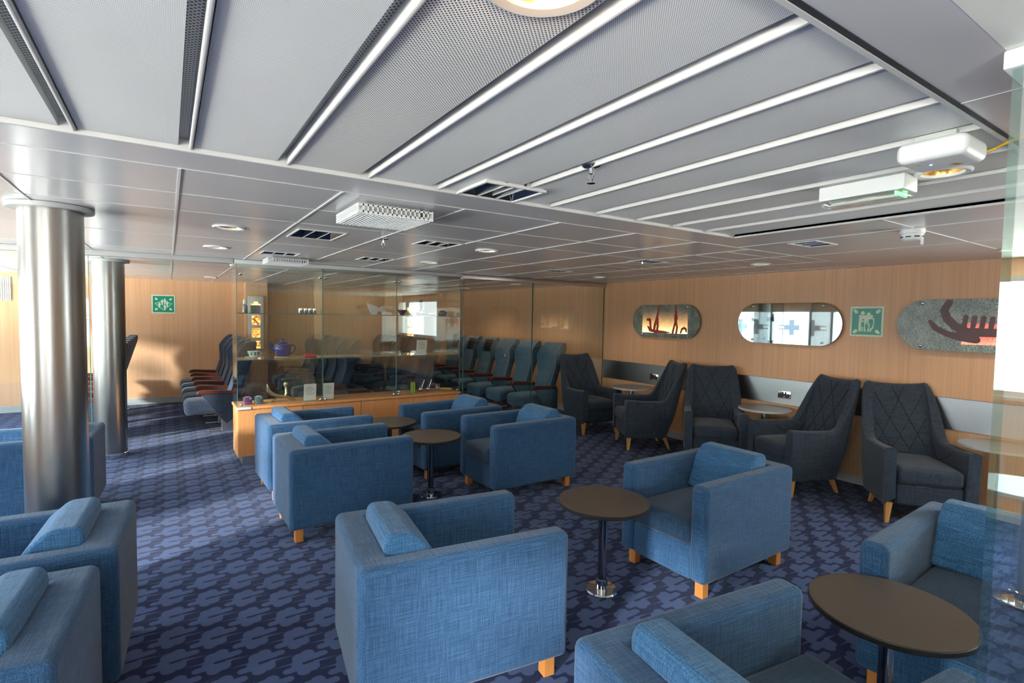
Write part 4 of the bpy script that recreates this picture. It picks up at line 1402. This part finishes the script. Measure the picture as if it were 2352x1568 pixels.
t = thing('wireless_unit', 'rounded white wireless unit fixed under the ceiling at the upper right', 'wireless unit', (1.955, .635, 2.13))
bm = BM(); box(bm, -.088, .088, -.088, .088, 0, .062); bevel(bm, .022, 5); obj('housing', bm, 'white', t, wn=True)
bm = BM(); box(bm, -.05, .05, -.05, .05, .06, ZC + .012 - 2.13); obj('mounting_plate', bm, 'grey_base', t, False)
bm = BM(); lathe(bm, [(.0035, -.0012), (.0035, .001)], 12, (-.01, .02, 0)); obj('blue_indicator', bm, 'led_blue', t, False)
bm = BM(); prism(bm, [(.02, -.03), (.042, -.045), (.047, -.03), (.03, -.012)], -.0006, .0005); obj('gold_mark', bm, 'gold', t, False)
bm = BM()
for k_ in range(2): box(bm, -.055 + .014 * k_, -.045 + .014 * k_, .035, .045, -.0006, .0005)
obj('grey_mark', bm, 'grey_base', t, False)
bm = BM(); box(bm, .08, .105, -.075, -.03, .012, .045); bevel(bm, .006, 2); obj('cable_gland', bm, 'white', t)
bm = BM(); tube(bm, [(2.055, .575, 2.16), (2.075, .54, 2.175), (2.06, .50, 2.185), (2.02, .42, 2.192), (2.0, .38, 2.194)], .004, 8); single('yellow_cable', 'yellow cable running from the white wireless unit to the soffit', 'cable', bm, 'yellow', (0, 0, 0))

t = thing('emergency_light', 'long white emergency light with green lamp under the perforated ceiling', 'emergency light', (2.365, 1.01, 2.13))
bm = BM(); box(bm, -.06, .06, -.155, .155, .022, ZC + .012 - 2.13); bevel(bm, .006, 2); obj('housing', bm, 'white', t, wn=True)
bm = BM(); box(bm, -.058, .058, -.150, .150, .0, .0215); bevel(bm, .008, 3); obj('clear_cover', bm, 'glass', t)
bm = BM(); box(bm, -.05, .05, -.125, -.12, .006, .02); obj('green_indicator', bm, 'led_green', t, False)
bm = BM(); tube(bm, [(0, -.11, .012), (0, .13, .012)], .007, 10); obj('tube', bm, 'china', t)


def sprinkler(x, y, label, z=ZC, hook=False):
    t = thing('sprinkler_head', label, 'sprinkler', (x, y, z), 0, 'sprinkler heads')
    bm = BM(); lathe(bm, [(.034, .002), (.034, -.003), (.026, -.008), (.012, -.010), (.0, -.010)], 28, cap=False); obj('rosette', bm, 'chrome', t)
    bm = BM(); lathe(bm, [(.010, -.008), (.008, -.03), (.0, -.03)], 14, cap=False); obj('nozzle', bm, 'chrome', t)
    bm = BM(); tube(bm, [(-.009, 0, -.028), (-.012, 0, -.045), (0, 0, -.062), (.012, 0, -.045), (.009, 0, -.028)], .003, 6); obj('yoke', bm, 'chrome', t)
    bm = BM(); lathe(bm, [(.016, -.062), (.016, -.0645)], 16); obj('deflector', bm, 'chrome', t)


sprinkler(1.32, 1.49, 'chrome sprinkler head in the perforated planks above the middle of the room', ZC + .012)
sprinkler(1.32, 3.74, 'sprinkler head on the smooth ceiling between two louvred lights')
sprinkler(3.80, 3.53, 'sprinkler head beside the louvred light above the middle wing chairs')

t = thing('smoke_detector', 'round white smoke detector under the ceiling at the right', 'smoke detector', (3.70, 1.32, ZC))
bm = BM(); lathe(bm, [(.062, 0), (.062, -.022), (.058, -.026), (.0, -.026)], 36, cap=False); obj('base', bm, 'white', t)
bm = BM(); lathe(bm, [(.054, -.026), (.054, -.05), (.044, -.062), (.0, -.066)], 36, cap=False); obj('head', bm, 'white', t)
bm = BM()
for i in range(8):
    a = 2 * pi * i / 8
    box(bm, .0535, .055, -.014, .014, -.047, -.040, Matrix.Rotation(a, 4, 'Z'))
obj('vent_slots', bm, 'black', t, False)
bm = BM(); tube(bm, [(-.012, -.05, -.05), (-.012, -.05, -.09), (.012, -.05, -.09), (.012, -.05, -.05)], .004, 6); obj('wire_loop', bm, 'white', t)

t = thing('wall_grille', 'pale slatted grille high on the wood wall at the far left edge', 'air vent', (-2.62, YB - .001, 1.955))
bm = BM(); box(bm, -.57, .57, -.012, 0, -.19, .19); obj('backing', bm, 'grey_base', t, False)
bm = BM()
for i in range(46): box(bm, -.56 + 1.12 * i / 45 - .006, -.56 + 1.12 * i / 45 + .006, -.022, -.012, -.18, .18)
obj('slats', bm, 'white', t, False)
